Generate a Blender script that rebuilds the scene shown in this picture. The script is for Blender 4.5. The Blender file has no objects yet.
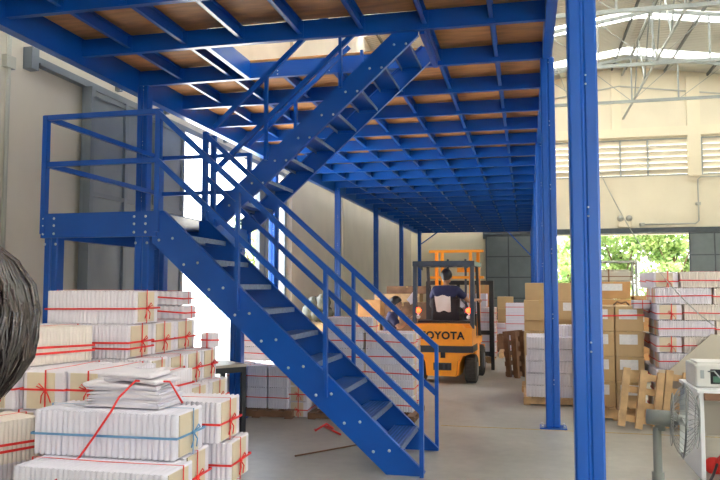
import bpy, math, random
from mathutils import Vector, Matrix, Euler
from math import pi, sin, cos, radians as R
random.seed(7)
scn = bpy.context.scene
col = scn.collection

# ------------------------------------------------------------------ materials
def nmat(name, color, rough=0.5, metal=0.0, var=0.0, vscale=4.0, bump=0.0, bscale=30.0, c2=None,
         spec=0.5, emit=None, estr=0.0, coat=0.0, stretch=None, detail=4.0, trans=0.0):
    m = bpy.data.materials.new(name); m.use_nodes = True
    nt = m.node_tree; N = nt.nodes; L = nt.links
    b = N['Principled BSDF']
    b.inputs['Roughness'].default_value = rough
    b.inputs['Metallic'].default_value = metal
    b.inputs['Specular IOR Level'].default_value = spec
    b.inputs['Coat Weight'].default_value = coat
    if trans: b.inputs['Transmission Weight'].default_value = trans
    tc = N.new('ShaderNodeTexCoord'); mp = N.new('ShaderNodeMapping')
    if stretch: mp.inputs['Scale'].default_value = stretch
    L.new(tc.outputs['Object'], mp.inputs['Vector'])
    nz = N.new('ShaderNodeTexNoise'); nz.inputs['Scale'].default_value = vscale; nz.inputs['Detail'].default_value = detail
    L.new(mp.outputs['Vector'], nz.inputs['Vector'])
    rp = N.new('ShaderNodeValToRGB')
    c = color; d = c2 if c2 else tuple(max(0, x*(1-var)) for x in c)
    rp.color_ramp.elements[0].color = (*d, 1); rp.color_ramp.elements[1].color = (*c, 1)
    rp.color_ramp.elements[0].position = .3; rp.color_ramp.elements[1].position = .7
    L.new(nz.outputs['Fac'], rp.inputs['Fac']); L.new(rp.outputs['Color'], b.inputs['Base Color'])
    if bump:
        n2 = N.new('ShaderNodeTexNoise'); n2.inputs['Scale'].default_value = bscale; n2.inputs['Detail'].default_value = 3
        L.new(mp.outputs['Vector'], n2.inputs['Vector'])
        bp = N.new('ShaderNodeBump'); bp.inputs['Strength'].default_value = bump; bp.inputs['Distance'].default_value = .01
        L.new(n2.outputs['Fac'], bp.inputs['Height']); L.new(bp.outputs['Normal'], b.inputs['Normal'])
    if emit:
        b.inputs['Emission Color'].default_value = (*emit, 1); b.inputs['Emission Strength'].default_value = estr
    return m

M = {}
M['blue'] = nmat('blue_paint', (.004, .090, .45), .29, 0, .12, 3, .05, 40, spec=.4)
M['steel'] = nmat('zinc_bolt', (.7, .7, .72), .3, .8)
M['tread'] = nmat('worn_blue_tread', (.03, .10, .32), .4, 0, .5, 25)
M['nosing'] = nmat('worn_tread_edge', (.2, .28, .46), .4, .3, .4, 30)
M['ply'] = nmat('plywood', (.66, .31, .11), .6, 0, .35, 3, .05, 60, stretch=(1, 5, 1))
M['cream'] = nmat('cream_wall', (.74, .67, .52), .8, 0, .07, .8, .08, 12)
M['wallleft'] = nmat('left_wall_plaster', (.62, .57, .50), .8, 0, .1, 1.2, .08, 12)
M['creamfar'] = nmat('cream_trim', (.78, .70, .53), .8, 0, .05, .8)
M['doorframe'] = nmat('grey_door_frame', (.17, .20, .24), .4, .1, .1, 3)
M['greydoor'] = nmat('grey_blue_door', (.20, .235, .275), .45, .1, .2, 2)
M['darkgrey'] = nmat('dark_grey_metal', (.07, .085, .1), .5, .3, .2, 6)
M['paper'] = nmat('paper_white', (.72, .68, .74), .75, 0, .04, 3)
M['paperb'] = nmat('paper_cool', (.70, .68, .77), .75, 0, .04, 3)
M['paperc'] = nmat('paper_warm', (.74, .66, .60), .75, 0, .04, 3)
M['board'] = nmat('end_board', (.66, .56, .42), .75, 0, .1, 6)
M['red'] = nmat('red_twine', (.72, .03, .025), .45)
M['bluestring'] = nmat('blue_twine', (.13, .3, .52), .45)
M['carton'] = nmat('carton', (.56, .38, .19), .75, 0, .15, 3)
M['carton2'] = nmat('carton_orange', (.6, .32, .13), .75, 0, .2, 4)
M['tape'] = nmat('tape', (.5, .33, .13), .3)
M['label'] = nmat('white_label', (.78, .77, .77), .6, 0, .15, 30)
M['wood'] = nmat('pallet_wood', (.72, .47, .24), .7, 0, .45, 6, .1, 60, stretch=(1, 4, 1))
M['wooddark'] = nmat('dark_pallet_wood', (.27, .14, .075), .7, 0, .5, 5, .1, 60)
M['orange'] = nmat('orange_paint', (.95, .34, .02), .35, 0, .08, 5)
M['dark'] = nmat('dark_plastic', (.035, .036, .042), .5, 0, .2, 8)
M['guard'] = nmat('guard_steel', (.07, .09, .13), .35, .2, .2, 8)
M['rubber'] = nmat('rubber', (.05, .045, .042), .85, 0, .3, 30, .3, 60)
M['skin'] = nmat('skin', (.52, .29, .18), .5, 0, .08, 8)
M['hair'] = nmat('black_hair', (.012, .010, .010), .4, 0, .3, 20)
M['hairbig'] = nmat('dark_brown_hair', (.062, .042, .038), .25, 0, .75, 45, spec=1.0)
M['navy'] = nmat('navy_cloth', (.03, .035, .11), .8, 0, .2, 12, .1, 60)
M['trouser'] = nmat('dark_cloth', (.03, .03, .035), .85, 0, .2, 12)
M['whitecloth'] = nmat('white_cloth', (.8, .78, .76), .85, 0, .06, 8, .2, 14)
M['fan'] = nmat('fan_grey', (.19, .20, .18), .4, .1, .1, 6)
M['fanblade'] = nmat('fan_blade_grey', (.5, .52, .5), .35, 0, .05, 5)
M['fanwire'] = nmat('fan_wire', (.3, .31, .3), .35, .5)
M['panel'] = nmat('white_laminate', (.78, .78, .79), .4, 0, .04, 4)
M['brownedge'] = nmat('brown_edge', (.2, .09, .04), .5)
M['beige'] = nmat('beige_board', (.52, .47, .38), .75, 0, .08, 3)
M['printer'] = nmat('printer_plastic', (.6, .59, .55), .5, 0, .05, 5)
M['green'] = nmat('green_circuit', (.05, .15, .1), .5)
M['truss'] = nmat('truss_grey', (.33, .36, .35), .45, .3, .15, 4)
M['trussdark'] = nmat('purlin_dark', (.12, .13, .13), .5, .3)
M['louvre'] = nmat('louvre_slat', (.6, .55, .45), .6, 0, .05, 3)
M['pipe'] = nmat('grey_conduit', (.4, .4, .36), .5)
M['tabletop'] = nmat('beige_table_top', (.6, .52, .42), .5, 0, .1, 4)
M['bark'] = nmat('bark', (.12, .08, .05), .9)
M['yard'] = nmat('yard_concrete', (.6, .6, .57), .85, 0, .1, 1)
M['grass'] = nmat('grass', (.1, .22, .05), .9, 0, .4, 2)
M['clear'] = nmat('crumpled_plastic', (.10, .115, .095), .25, 0, .15, 5, .5, 9)
M['lamp_red'] = nmat('tail_light_red', (.8, .05, .02), .3, emit=(1, .05, .01), estr=7)
M['yellow'] = nmat('faded_yellow_line', (.6, .42, .12), .6, 0, .5, 30)
M['void'] = nmat('very_dark', (.01, .01, .012), .6)

def floor_mat():
    m = bpy.data.materials.new('polished_concrete'); m.use_nodes = True
    nt = m.node_tree; N = nt.nodes; L = nt.links; b = N['Principled BSDF']
    tc = N.new('ShaderNodeTexCoord')
    n1 = N.new('ShaderNodeTexNoise'); n1.inputs['Scale'].default_value = .8; n1.inputs['Detail'].default_value = 8; n1.inputs['Roughness'].default_value = .65
    L.new(tc.outputs['Object'], n1.inputs['Vector'])
    r1 = N.new('ShaderNodeValToRGB'); e = r1.color_ramp.elements
    e[0].position = .3; e[0].color = (.29, .28, .25, 1); e[1].position = .72; e[1].color = (.52, .505, .45, 1)
    L.new(n1.outputs['Fac'], r1.inputs['Fac'])
    n2 = N.new('ShaderNodeTexNoise'); n2.inputs['Scale'].default_value = 9; n2.inputs['Detail'].default_value = 6
    L.new(tc.outputs['Object'], n2.inputs['Vector'])
    mx = N.new('ShaderNodeMixRGB'); mx.blend_type = 'MULTIPLY'; mx.inputs[0].default_value = .25
    L.new(r1.outputs['Color'], mx.inputs[1]); L.new(n2.outputs['Fac'], mx.inputs[2])
    L.new(mx.outputs[0], b.inputs['Base Color'])
    mr = N.new('ShaderNodeMapRange'); mr.inputs[3].default_value = .22; mr.inputs[4].default_value = .5
    L.new(n1.outputs['Fac'], mr.inputs[0]); L.new(mr.outputs[0], b.inputs['Roughness'])
    bp = N.new('ShaderNodeBump'); bp.inputs['Strength'].default_value = .05; bp.inputs['Distance'].default_value = .01
    L.new(n2.outputs['Fac'], bp.inputs['Height']); L.new(bp.outputs['Normal'], b.inputs['Normal'])
    return m
M['floor'] = floor_mat()

def roof_mat():
    m = bpy.data.materials.new('corrugated_roof'); m.use_nodes = True
    nt = m.node_tree; N = nt.nodes; L = nt.links; b = N['Principled BSDF']
    b.inputs['Base Color'].default_value = (.5, .5, .46, 1); b.inputs['Roughness'].default_value = .5
    tc = N.new('ShaderNodeTexCoord'); w = N.new('ShaderNodeTexWave'); w.bands_direction = 'Y'; w.inputs['Scale'].default_value = 1.6
    L.new(tc.outputs['Object'], w.inputs['Vector'])
    bp = N.new('ShaderNodeBump'); bp.inputs['Strength'].default_value = .6; bp.inputs['Distance'].default_value = .05
    L.new(w.outputs['Fac'], bp.inputs['Height']); L.new(bp.outputs['Normal'], b.inputs['Normal'])
    return m
M['roof'] = roof_mat()

def translucent(name, c, mixf=.85):
    m = bpy.data.materials.new(name); m.use_nodes = True
    nt = m.node_tree; N = nt.nodes; L = nt.links; N.remove(N['Principled BSDF'])
    t = N.new('ShaderNodeBsdfTranslucent'); t.inputs[0].default_value = (*c, 1)
    d = N.new('ShaderNodeBsdfDiffuse'); d.inputs[0].default_value = (*c, 1)
    mx = N.new('ShaderNodeMixShader'); mx.inputs[0].default_value = mixf
    L.new(d.outputs[0], mx.inputs[1]); L.new(t.outputs[0], mx.inputs[2])
    L.new(mx.outputs[0], N['Material Output'].inputs['Surface'])
    return m
M['skylight'] = translucent('translucent_sheet', (.92, .93, .9), .9)
def leaf_mat():
    m = bpy.data.materials.new('leaf'); m.use_nodes = True
    nt = m.node_tree; N = nt.nodes; L = nt.links; N.remove(N['Principled BSDF'])
    oi = N.new('ShaderNodeTexCoord'); nz = N.new('ShaderNodeTexNoise'); nz.inputs['Scale'].default_value = 1.3; nz.inputs['Detail'].default_value = 6
    L.new(oi.outputs['Object'], nz.inputs['Vector'])
    rp = N.new('ShaderNodeValToRGB'); rp.color_ramp.elements[0].color = (.16, .30, .10, 1); rp.color_ramp.elements[1].color = (.55, .66, .30, 1)
    rp.color_ramp.elements[0].position = .35; rp.color_ramp.elements[1].position = .65
    L.new(nz.outputs['Fac'], rp.inputs['Fac'])
    t = N.new('ShaderNodeBsdfTranslucent'); d = N.new('ShaderNodeBsdfDiffuse'); mx = N.new('ShaderNodeMixShader'); mx.inputs[0].default_value = .45
    L.new(rp.outputs[0], t.inputs[0]); L.new(rp.outputs[0], d.inputs[0])
    L.new(d.outputs[0], mx.inputs[1]); L.new(t.outputs[0], mx.inputs[2]); L.new(mx.outputs[0], N['Material Output'].inputs['Surface'])
    return m
M['leaf'] = leaf_mat()

# ------------------------------------------------------------------ mesh builder
class MB:
    def __init__(s): s.v = []; s.f = []; s.m = []; s.sm = []
    def add(s, vs, fs, mi=0, T=None, smooth=False):
        o = len(s.v)
        for p in vs:
            p = Vector(p)
            if T is not None: p = T @ p
            s.v.append(tuple(p))
        for f in fs:
            s.f.append(tuple(i+o for i in f)); s.m.append(mi); s.sm.append(smooth)
    def box(s, x0, x1, y0, y1, z0, z1, mi=0, T=None, bev=0.0):
        if bev <= 0:
            vs = [(x, y, z) for x in (x0, x1) for y in (y0, y1) for z in (z0, z1)]
            fs = [(0, 1, 3, 2), (4, 6, 7, 5), (0, 4, 5, 1), (2, 3, 7, 6), (0, 2, 6, 4), (1, 5, 7, 3)]
            s.add(vs, fs, mi, T); return
        # chamfered box: bevelled vertical outline plus inset top and bottom rings
        b = bev
        def ring(z, i):
            X0, X1, Y0, Y1 = x0+i, x1-i, y0+i, y1-i
            return [(X0+b, Y0, z), (X1-b, Y0, z), (X1, Y0+b, z), (X1, Y1-b, z), (X1-b, Y1, z), (X0+b, Y1, z), (X0, Y1-b, z), (X0, Y0+b, z)]
        vs = ring(z0, b*.7) + ring(z0+b, 0) + ring(z1-b, 0) + ring(z1, b*.7)
        fs = [tuple(range(7, -1, -1)), tuple(range(24, 32))]
        for r in range(3):
            for k in range(8):
                a, c = r*8+k, r*8+(k+1) % 8
                fs.append((a, c, c+8, a+8))
        s.add(vs, fs, mi, T)
    def beam(s, p0, p1, w, h, mi=0, up=(0, 0, 1), T=None):
        p0 = Vector(p0); p1 = Vector(p1); d = (p1-p0).normalized(); up = Vector(up)
        sd = d.cross(up)
        if sd.length < 1e-4: sd = Vector((1, 0, 0))
        sd.normalize(); u = sd.cross(d).normalized()
        vs = []
        for p in (p0, p1):
            for a, c in ((-1, -1), (1, -1), (1, 1), (-1, 1)): vs.append(p+sd*(a*w/2)+u*(c*h/2))
        s.add(vs, [(3, 2, 1, 0), (4, 5, 6, 7), (0, 1, 5, 4), (1, 2, 6, 5), (2, 3, 7, 6), (3, 0, 4, 7)], mi, T)
    def tube(s, pts, r, n=8, mi=0, T=None, caps=True, rs=None, closed=False):
        pts = [Vector(p) for p in pts]; k = len(pts); vs = []; fs = []
        prev = None
        for i, p in enumerate(pts):
            if closed: d = pts[(i+1) % k]-pts[i-1]
            else: d = pts[min(i+1, k-1)]-pts[max(i-1, 0)]
            d.normalize()
            if prev is None:
                a = Vector((0, 0, 1)) if abs(d.z) < .9 else Vector((1, 0, 0))
                u = d.cross(a).normalized()
            else:
                u = (prev-d*prev.dot(d)).normalized()
            prev = u; w = d.cross(u); rr = rs[i] if rs else r
            for j in range(n):
                t = 2*pi*j/n; vs.append(p+u*(cos(t)*rr)+w*(sin(t)*rr))
        for i in range(k if closed else k-1):
            for j in range(n):
                a = i*n+j; b = i*n+(j+1) % n; c = ((i+1) % k)*n+(j+1) % n; d2 = ((i+1) % k)*n+j
                fs.append((a, b, c, d2))
        if caps and not closed:
            fs.append(tuple(range(n-1, -1, -1))); fs.append(tuple(range((k-1)*n, k*n)))
        s.add(vs, fs, mi, T, True)
    def cyl(s, p0, p1, r0, r1=None, n=16, mi=0, T=None):
        s.tube([p0, p1], r0, n, mi, T, True, [r0, r1 if r1 is not None else r0])
    def ball(s, c, r, mi=0, seg=12, rings=8, T=None, sc=(1, 1, 1)):
        vs = [(c[0], c[1], c[2]-r*sc[2])]; fs = []
        for i in range(1, rings):
            a = pi*i/rings
            for j in range(seg):
                t = 2*pi*j/seg; vs.append((c[0]+r*sc[0]*sin(a)*cos(t), c[1]+r*sc[1]*sin(a)*sin(t), c[2]-r*sc[2]*cos(a)))
        vs.append((c[0], c[1], c[2]+r*sc[2])); e = len(vs)-1
        for j in range(seg): fs.append((0, 1+(j+1) % seg, 1+j)); fs.append((e, 1+(rings-2)*seg+j, 1+(rings-2)*seg+(j+1) % seg))
        for i in range(rings-2):
            for j in range(seg):
                a = 1+i*seg+j; b = 1+i*seg+(j+1) % seg; fs.append((a, b, b+seg, a+seg))
        s.add(vs, fs, mi, T, True)
    def prism(s, poly, axis, a0, a1, mi=0, T=None):
        n = len(poly)
        def P(p, a): return (p[0], a, p[1]) if axis == 'y' else ((a, p[0], p[1]) if axis == 'x' else (p[0], p[1], a))
        vs = [P(p, a0) for p in poly]+[P(p, a1) for p in poly]
        fs = [tuple(range(n)), tuple(range(2*n-1, n-1, -1))]+[(i, i+n, (i+1) % n+n, (i+1) % n) for i in range(n)]
        s.add(vs, fs, mi, T)
    def mesh(s, name, mats):
        me = bpy.data.meshes.new(name); me.from_pydata(s.v, [], s.f)
        if not isinstance(mats, (list, tuple)): mats = [mats]
        for m in mats: me.materials.append(m)
        me.polygons.foreach_set('material_index', s.m); me.polygons.foreach_set('use_smooth', s.sm)
        import bmesh
        if not getattr(s, 'keep', False): bm = bmesh.new(); bm.from_mesh(me); bmesh.ops.recalc_face_normals(bm, faces=bm.faces); bm.to_mesh(me); bm.free()
        me.update(); return me
    def build(s, name, mats, parent=None, **k):
        return obj(name, s.mesh(name, mats), parent, **k)

def obj(name, me, parent=None, loc=(0, 0, 0), rot=(0, 0, 0), label=None, cat=None, group=None, kind=None):
    o = bpy.data.objects.new(name, me); col.objects.link(o)
    o.location = loc; o.rotation_euler = rot
    if parent: o.parent = parent
    if label: o['label'] = label
    if cat: o['category'] = cat
    if group: o['group'] = group
    if kind: o['kind'] = kind
    return o
def thing(name, label, cat, loc=(0, 0, 0), rot=(0, 0, 0), group=None, kind=None):
    o = obj(name, None, None, loc, rot, label, cat, group, kind); o.empty_display_size = .1; return o
def struct(name, mb, mats, label, cat='room', **k):
    return mb.build(name, mats, label=label, cat=cat, kind='structure', **k)
def kids(o): return [c for c in bpy.data.objects if c.parent == o]
def dup(o, loc, rot, label, group=None, name=None, parent=None):
    c = o.copy(); col.objects.link(c)
    if parent is None:
        c.location = loc; c.rotation_euler = rot; c['label'] = label
        if group: c['group'] = group
    else: c.parent = parent
    for ch in TREE.get(o.name, []): TREE.setdefault(c.name, []).append(dup(ch, None, None, None, parent=c))
    return c
TREE = {}
def reg(root, *parts):
    TREE.setdefault(root.name, []).extend(parts)

# ------------------------------------------------------------------ camera / light
cam = bpy.data.cameras.new('camera'); cam.lens = 36; cam.sensor_width = 36; cam.clip_end = 400; cam.clip_start = .05
co = bpy.data.objects.new('camera', cam); col.objects.link(co)
th = math.atan(48/720); ps = math.atan(167*cos(th)/720)
co.location = (0, 0, 1.6); co.rotation_euler = (pi/2+th, 0, ps); scn.camera = co

w = bpy.data.worlds.new('sky'); scn.world = w; w.use_nodes = True
wn = w.node_tree.nodes; wl = w.node_tree.links
sky = wn.new('ShaderNodeTexSky'); sky.sky_type = 'NISHITA'; sky.sun_disc = False
sky.sun_elevation = R(58); sky.sun_rotation = R(-70); sky.dust_density = 4; sky.air_density = 1.2; sky.ozone_density = .6
mixs = wn.new('ShaderNodeMixRGB'); mixs.inputs[0].default_value = .55; mixs.inputs[2].default_value = (4.9, 5.05, 5.2, 1)
wl.new(sky.outputs[0], mixs.inputs[1])
wl.new(mixs.outputs[0], wn['Background'].inputs[0]); wn['Background'].inputs[1].default_value = 1.0
SKY_STR = 1.0
wn['Background'].inputs[1].default_value = SKY_STR
sun = bpy.data.lights.new('sun', 'SUN'); sun.energy = 26; sun.angle = R(2); sun.color = (1, .96, .88)
so = bpy.data.objects.new('sun', sun); col.objects.link(so)
sd = Vector((.52, -.49, -.70)); so.rotation_euler = sd.to_track_quat('-Z', 'Y').to_euler()

def portal(name, loc, rot, sx, sy):
    l = bpy.data.lights.new(name, 'AREA'); l.shape = 'RECTANGLE'; l.size = sx; l.size_y = sy; l.cycles.is_portal = True
    o = bpy.data.objects.new(name, l); col.objects.link(o); o.location = loc; o.rotation_euler = rot

# ------------------------------------------------------------------ building shell
XL, XR, YB, YF = -5.75, 14.8, 36.5, -7.0
XRD, ZR, ZE = 4.52, 12.4, 10.86
b = MB(); b.box(XL-.3, XR+.3, YF, YB+.3, -.2, 0); struct('floor', b, M['floor'], 'grey polished concrete warehouse floor with stains')
b = MB(); b.box(XL-80, XR+60, YF-60, YB+70, -.5, -.21); struct('ground', b, M['yard'], 'pale sunlit concrete yard outside the doors')
# left wall with door opening Y 11..16.6
DZ = 4.3
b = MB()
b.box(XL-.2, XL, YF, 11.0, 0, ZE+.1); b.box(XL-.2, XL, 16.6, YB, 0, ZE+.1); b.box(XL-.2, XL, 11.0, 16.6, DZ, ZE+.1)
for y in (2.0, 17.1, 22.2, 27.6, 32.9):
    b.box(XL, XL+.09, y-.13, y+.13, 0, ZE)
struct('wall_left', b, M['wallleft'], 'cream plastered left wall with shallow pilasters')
# right wall
b = MB(); b.box(XR, XR+.2, YF, 3, 0, ZE+.1); b.box(XR, XR+.2, 9, YB, 0, ZE+.1); b.box(XR, XR+.2, 3, 9, 4.6, ZE+.1)
struct('wall_right', b, M['cream'], 'cream plastered right wall')
b = MB(); b.box(XL, 1.5, YF-.2, YF, 0, ZE+.1); b.box(9.5, XR, YF-.2, YF, 0, ZE+.1); b.box(1.5, 9.5, YF-.2, YF, 5.0, ZE+.1)  # unseen front wall, added to lower the light coming in from behind
b.prism([(XL, ZE), (XR, ZE), (XRD, ZR+.1)], 'y', YF-.2, YF)
struct('wall_front', b, M['cream'], 'unseen cream plastered front wall with a wide doorway, added behind the camera to cut the light')
# back wall: door opening 1.45..7.5 wide x 4.15, louvres
DX0, DX1, DZB = 1.45, 10.6, 4.15
b = MB()
b.box(XL, DX0, YB, YB+.3, 0, DZB); b.box(DX1, XR, YB, YB+.3, 0, DZB)
b.box(XL, XR, YB, YB+.3, DZB, 6.95)
b.box(XL, -3.6, YB, YB+.3, 6.95, 8.75); b.box(7.6, 8.12, YB, YB+.3, 6.95, 8.75); b.box(13.3, XR, YB, YB+.3, 6.95, 8.75)
b.prism([(XL, 8.75), (XR, 8.75), (XR, ZE+.1), (XRD, ZR+.1), (XL, ZE+.1)], 'y', YB, YB+.3)
struct('wall_back', b, M['cream'], 'cream rear gable wall with doorway and ventilation louvres')
b = MB()
b.box(XL, XR, YB-.14, YB-.001, 8.85, 9.3)       # horizontal band
for x in (-1.6, 4.35): b.box(x-.22, x+.22, YB-.06, YB-.001, 9.3, ZR-.3-abs(x-XRD)*.15)
for a, c, zt_ in ((7.52, 8.1, 11.65), (13.4, 13.9, 10.8)): b.box(a, c, YB-.14, YB-.001, 6.9, 8.85); b.box(a, c, YB-.14, YB-.001, 9.3, zt_)
struct('trim_1', b, M['creamfar'], 'cream plastered beams and pilasters across the gable wall')
b = MB()
for sgn, xe in ((-1, XL), (1, XR)):
    b.beam((XRD, YB-.05, ZR-1.0), (xe, YB-.05, ZE-.9), .04, .06)
struct('trim_2', b, M['pipe'], 'thin sloping joint line under the gable')
# louvre windows
def louvre(name, x0, x1, z0, z1, divs, label):
    root = obj(name, None, None, (0, 0, 0), label=label, cat='vent', kind='structure')
    f = MB(); 
    f.box(x0, x1, YB-.02, YB+.12, z0, z0+.06); f.box(x0, x1, YB-.02, YB+.12, z1-.06, z1)
    for x in [x0+.03]+divs+[x1-.03]: f.box(x-.035, x+.035, YB-.03, YB+.12, z0, z1)
    f.build('louvre_frame', M['truss'], root)
    s = MB(); n = 6
    for i in range(n):
        z = z0+.06+(z1-z0-.1)*(i+.85)/n
        h = (z1-z0)/n
        s.add([(x0, YB+.02, z), (x1, YB+.02, z), (x1, YB+.16, z-h*.7), (x0, YB+.16, z-h*.7), (x0, YB+.02, z+.04), (x1, YB+.02, z+.04), (x1, YB+.18, z-h*.7+.03), (x0, YB+.18, z-h*.7+.03)],
              [(0, 1, 2, 3), (4, 7, 6, 5), (0, 4, 5, 1), (3, 2, 6, 7)])
    s.build('louvre_slats', M['louvre'], root)
louvre('window_1', -3.6, 7.6, 6.95, 8.75, [-1.7, .4, 2.5, 4.5, 5.75], 'long louvred vent band left of the gable pilaster')
louvre('window_2', 8.12, 13.3, 6.95, 8.75, [9.9, 11.6], 'louvred vent band right of the gable pilaster')
# roof panels and skylight strips
strips = [(1.3, 2.4), (5.9, 7.0), (10.5, 11.6), (15.1, 16.2), (19.7, 20.8), (24.3, 25.4), (28.9, 30.0), (33.6, 34.6), (-3.3, -2.2)]
strips.sort()
edges = []; y = YF-.5
for a, c in strips: edges.append((y, a)); y = c
edges.append((y, YB+.5))
b = MB(); sk = 0
def slab(b, y0, y1, dz=0, t=.05):
    for xe in (XL-.4, XR+.4):
        ze = ZR-abs(xe-XRD)*.15
        b.add([(XRD, y0, ZR+dz), (xe, y0, ze+dz), (xe, y1, ze+dz), (XRD, y1, ZR+dz), (XRD, y0, ZR+dz+t), (xe, y0, ze+dz+t), (xe, y1, ze+dz+t), (XRD, y1, ZR+dz+t)],
              [(0, 1, 2, 3), (4, 7, 6, 5), (0, 4, 5, 1), (1, 5, 6, 2), (2, 6, 7, 3)])
for a, c in edges: slab(b, a, c)
struct('ceiling', b, M['roof'], 'pale corrugated metal gable roof')
for i, (a, c) in enumerate(strips):
    s = MB(); slab(s, a, c, 0, .004)
    struct('window_%d' % (i+3), s, M['skylight'], 'translucent roof skylight strip running from eave to eave', cat='skylight')
# purlins
for i, x in enumerate([-5.2, -3.3, -1.4, .5, 2.4, 4.2, 4.85, 6.6, 8.5, 10.4, 12.3, 14.2]):
    b = MB(); z = ZR-abs(x-XRD)*.15-.07
    b.box(x-.035, x+.035, YF, YB, z-.07, z+.06)
    b.build('roof_purlin', M['trussdark'], label='dark steel roof purlin, number %s of twelve counted from the left wall' % ['one','two','three','four','five','six','seven','eight','nine','ten','eleven','twelve'][i], cat='purlin', kind='structure')
# trusses along X
def truss(y, label):
    root = thing('roof_truss', label, 'truss', (0, y, 0), kind='thing', group='roof trusses')
    ZC = 9.62
    b = MB(); b.beam((XL+.02, 0, ZC), (XR-.02, 0, ZC), .1, .12); b.build('bottom_chord', M['truss'], root)
    b = MB()
    zt = lambda x: ZR-.85-abs(x-XRD)*.15
    b.beam((XL+.02, 0, zt(XL)), (XRD, 0, zt(XRD)), .1, .13); b.beam((XRD, 0, zt(XRD)), (XR-.02, 0, zt(XR)), .1, .13)
    b.build('top_chord', M['truss'], root)
    b = MB(); xs = [XL+.9+i*(XR-XL-1.8)/10 for i in range(11)]
    for x in xs: b.beam((x, 0, ZC), (x, 0, zt(x)), .06, .06)
    for i in range(10):
        if i < 5: b.beam((xs[i], 0, zt(xs[i])), (xs[i+1], 0, ZC), .02, .02)
        else: b.beam((xs[i], 0, ZC), (xs[i+1], 0, zt(xs[i+1])), .02, .02)
    b.build('web_bars', M['truss'], root)
for y, l in ((32.4, 'grey steel roof truss nearest the gable wall'), (27.0, 'grey steel roof truss second from the gable wall'), (21.6, 'grey steel roof truss cut by the top of the photo'), (16.2, 'grey steel roof truss above the stair opening'), (10.8, 'grey steel roof truss above the near mezzanine column'), (5.4, 'grey steel roof truss above the camera')):
    truss(y, l)
# ridge truss
root = thing('ridge_bracing', 'zigzag steel bracing running lengthwise below the roof ridge', 'bracing', (XRD+.12, 0, 0))
b = MB(); b.beam((0, 3, 11.9), (0, YB-.2, 11.9), .07, .08); b.beam((0, 3, 9.75), (0, YB-.2, 9.75), .07, .08); b.build('chords', M['truss'], root)
b = MB(); y = 2.7
while y < 32:
    b.beam((0, y, 9.75), (0, y+1.35, 11.9), .05, .05); b.beam((0, y+1.35, 11.9), (0, y+2.7, 9.75), .05, .05); 
    y += 2.7
b.build('web_bars', M['truss'], root)

# back sliding doors
def slide_panel(name, x0, x1, label):
    r = obj(name, None, None, (0, 0, 0), label=label, cat='door', kind='structure')
    b = MB(); b.box(x0, x1, YB-.22, YB-.16, .05, DZB+.05); b.build('door_leaf', M['greydoor'], r)
    b = MB(); n = max(2, round((x1-x0)/1.0))
    for i in range(n+1): 
        x = x0+(x1-x0)*i/n; b.box(x-.03, x+.03, YB-.245, YB-.22, .05, DZB+.05)
    for i in range(5):
        z = .08+i*(DZB-.06)/4; b.box(x0, x1, YB-.24, YB-.22, z-.025, z+.025)
    b.build('door_rib', M['darkgrey'], r)
SAVE = M['greydoor']; M['greydoor'] = nmat('rear_door_grey', (.15, .18, .19), .4, .1, .2, 2)
slide_panel('door_1', -1.95, 1.3, 'grey ribbed sliding door panel left of the rear doorway')
slide_panel('door_2', 7.45, 10.7, 'grey ribbed sliding door panel right of the rear doorway')
M['greydoor'] = SAVE
b = MB(); b.box(-2.0, 10.9, YB-.3, YB-.02, DZB+.06, DZB+.3); b.box(-2.1, -1.9, YB-.34, YB-.02, DZB-.1, DZB+.55)
struct('trim_3', b, M['darkgrey'], 'dark overhead track of the rear sliding doors', cat='track')
# left sliding doors
r = obj('door_3', None, None, label='tall grey ribbed sliding door parked on the left wall', cat='door', kind='structure')
b = MB(); b.box(XL+.06, XL+.12, 8.3, 11.05, .05, 4.25); b.build('door_leaf', M['greydoor'], r)
b = MB()
for y in (8.34, 9.25, 10.1, 11.01): b.box(XL+.12, XL+.16, y-.04, y+.04, .05, 4.25)
for z in (.1, 1.5, 2.85, 4.2): b.box(XL+.12, XL+.15, 8.3, 11.05, z-.03, z+.03)
b.box(XL+.12, XL+.22, 8.28, 8.36, .05, 4.25)
b.build('door_rib', M['doorframe'], r)
r = obj('door_4', None, None, label='narrow grey sliding door leaf at the far side of the left doorway', cat='door', kind='structure')
b = MB(); b.box(XL+.06, XL+.12, 14.6, 15.35, .05, 4.25); b.build('door_leaf', M['greydoor'], r)
b = MB(); 
for y in (14.63, 15.0, 15.32): b.box(XL+.12, XL+.15, y-.03, y+.03, .05, 4.25)
b.build('door_rib', M['doorframe'], r)
b = MB(); b.box(XL+.001, XL+.12, 7.35, 17.2, 4.27, 4.35); b.box(XL+.12, XL+.14, 7.35, 17.2, 4.25, 4.28); b.box(XL+.001, XL+.12, 7.22, 7.35, 4.18, 4.44)
for y in (9.2, 10.6, 13, 15): b.box(XL+.001, XL+.08, y-.04, y+.04, 4.44, 4.5)
struct('trim_4', b, M['doorframe'], 'grey overhead track of the left sliding door', cat='track')
b = MB(); b.box(XL+.001, XL+.06, 10.95, 11.05, 0, DZ); b.box(XL+.001, XL+.05, 16.55, 16.68, 0, DZ)
struct('trim_5', b, M['greydoor'], 'grey jambs of the left doorway', cat='trim')
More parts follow.
